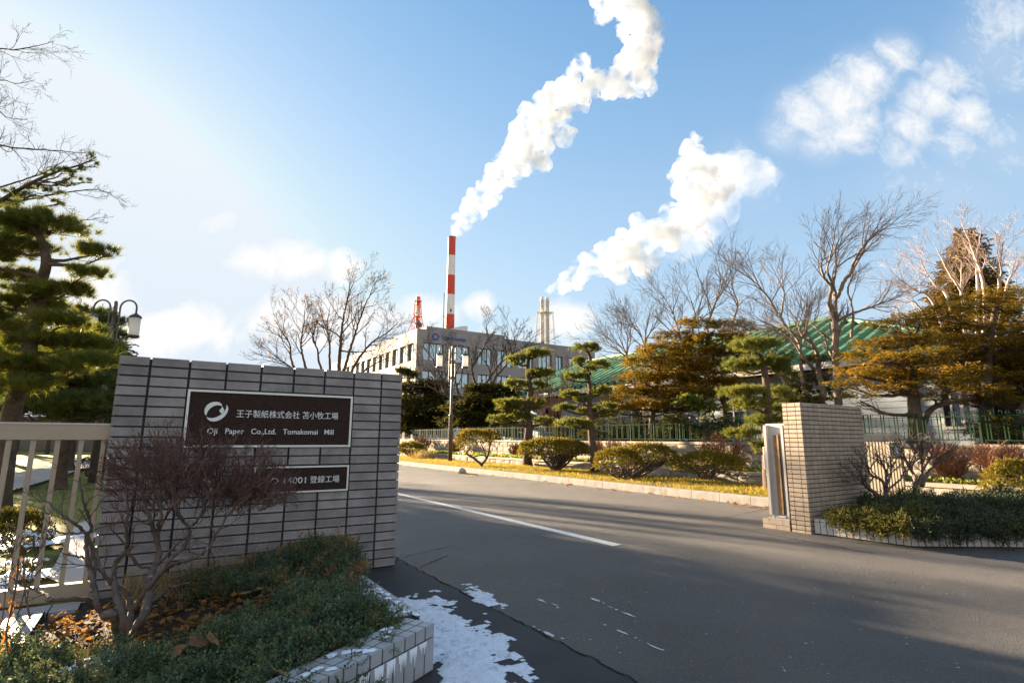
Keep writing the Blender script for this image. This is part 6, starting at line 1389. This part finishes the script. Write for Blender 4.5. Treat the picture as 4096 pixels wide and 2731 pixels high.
def plume(label, src, Y, path, mat, seed, vox, amp, extra=(), base=None):
    rg = np.random.default_rng(seed); t = thing('steam_plume', label, 'steam plume', base, 'steam plumes from the mill'); px = Y / 2200.0; balls = []
    P = np.array(path, float); d = np.concatenate([[0], np.cumsum(np.hypot(*np.diff(P[:, :2], axis=0).T))])
    s = 0.0
    while s < d[-1]:
        x, y, r = (np.interp(s, d, P[:, i]) for i in range(3)); c = D(x * SC, y * SC, Y); R_ = r * SC * px
        balls.append((c, R_ * .78))
        for _ in range(9): q = rg.normal(size=3); q /= np.linalg.norm(q); balls.append((c + q * R_ * .72 * np.array([1, 1.2, 1]), R_ * rng_pow(rg)))
        s += r * .5
    for x, y, r in extra: c = D(x * SC, y * SC, Y); balls.append((c, r * SC * px)); [balls.append((c + unit(rg.normal(size=3)) * r * SC * px * .8, r * SC * px * .45)) for _ in range(4)]
    blob_mesh('steam_billows', balls, vox, mat, t, amp, seed, .16, .42); return t
SC = 4096 / 2352
steam = volmat('steam', .46, col=(.60, .655, .71), aniso=0.0, nscale=.15, lo=.41, hi=.82)
steam.cycles.volume_step_rate = .35
plume('tall white steam plume leaving the red and white chimney and bending up', None, 200.0,
      [(1040, 540, 10), (1050, 520, 16), (1062, 505, 22), (1090, 475, 30), (1120, 438, 36), (1160, 392, 42), (1195, 345, 50), (1220, 305, 55), (1250, 270, 52), (1285, 240, 46), (1320, 210, 42), (1350, 190, 40), (1390, 190, 30), (1430, 180, 42), (1465, 150, 56), (1485, 110, 52), (1480, 70, 50), (1460, 35, 52), (1430, 0, 55), (1420, -50, 60)],
      steam, 5, .52, 2.4, extra=((1335, 150, 24), (1318, 165, 18), (1495, 200, 20), (1470, 190, 26), (1235, 375, 24), (1385, 35, 22), (1380, 0, 26), (1300, 310, 24), (1400, 215, 18)), base=(cx, 200, 74))
plume('lower white steam plume streaming right from the twin stacks', None, 180.0,
      [(1256, 668, 9), (1275, 660, 17), (1300, 648, 24), (1335, 628, 30), (1370, 608, 36), (1410, 588, 42), (1450, 566, 46), (1490, 548, 48), (1530, 535, 44), (1565, 512, 40), (1595, 480, 46), (1610, 440, 58), (1605, 400, 56), (1592, 365, 40), (1590, 335, 22), (1600, 318, 14)],
      steam, 9, .5, 2.0, extra=((1530, 485, 18), (1425, 632, 24), (1480, 605, 32), (1465, 510, 18), (1560, 400, 26), (1650, 430, 36), (1640, 380, 26)), base=((x3 + x3b) / 2, 180, zt))
thin = volmat('thin_steam', .045, col=(.74, .775, .82), aniso=0.0, nscale=.09, lo=.42, hi=.68)
t = thing('steam_veil', 'thin drifting steam dissolving to the right of the lower plume', 'steam plume', (D(1700 * SC, 420 * SC, 196)[0], 196, 40), 'steam plumes from the mill'); px_ = 180 / 2200 * SC
blob_mesh('steam_haze', [(D(x * SC, y * SC, 196), r * px_ * 1.08) for x, y, r in ((1650, 420, 70), (1690, 400, 62), (1730, 410, 50), (1765, 415, 26), (1640, 480, 60), (1600, 540, 50), (1560, 560, 46), (1700, 360, 30))], 1.4, thin, t, 3.0, 13, .12, .3)
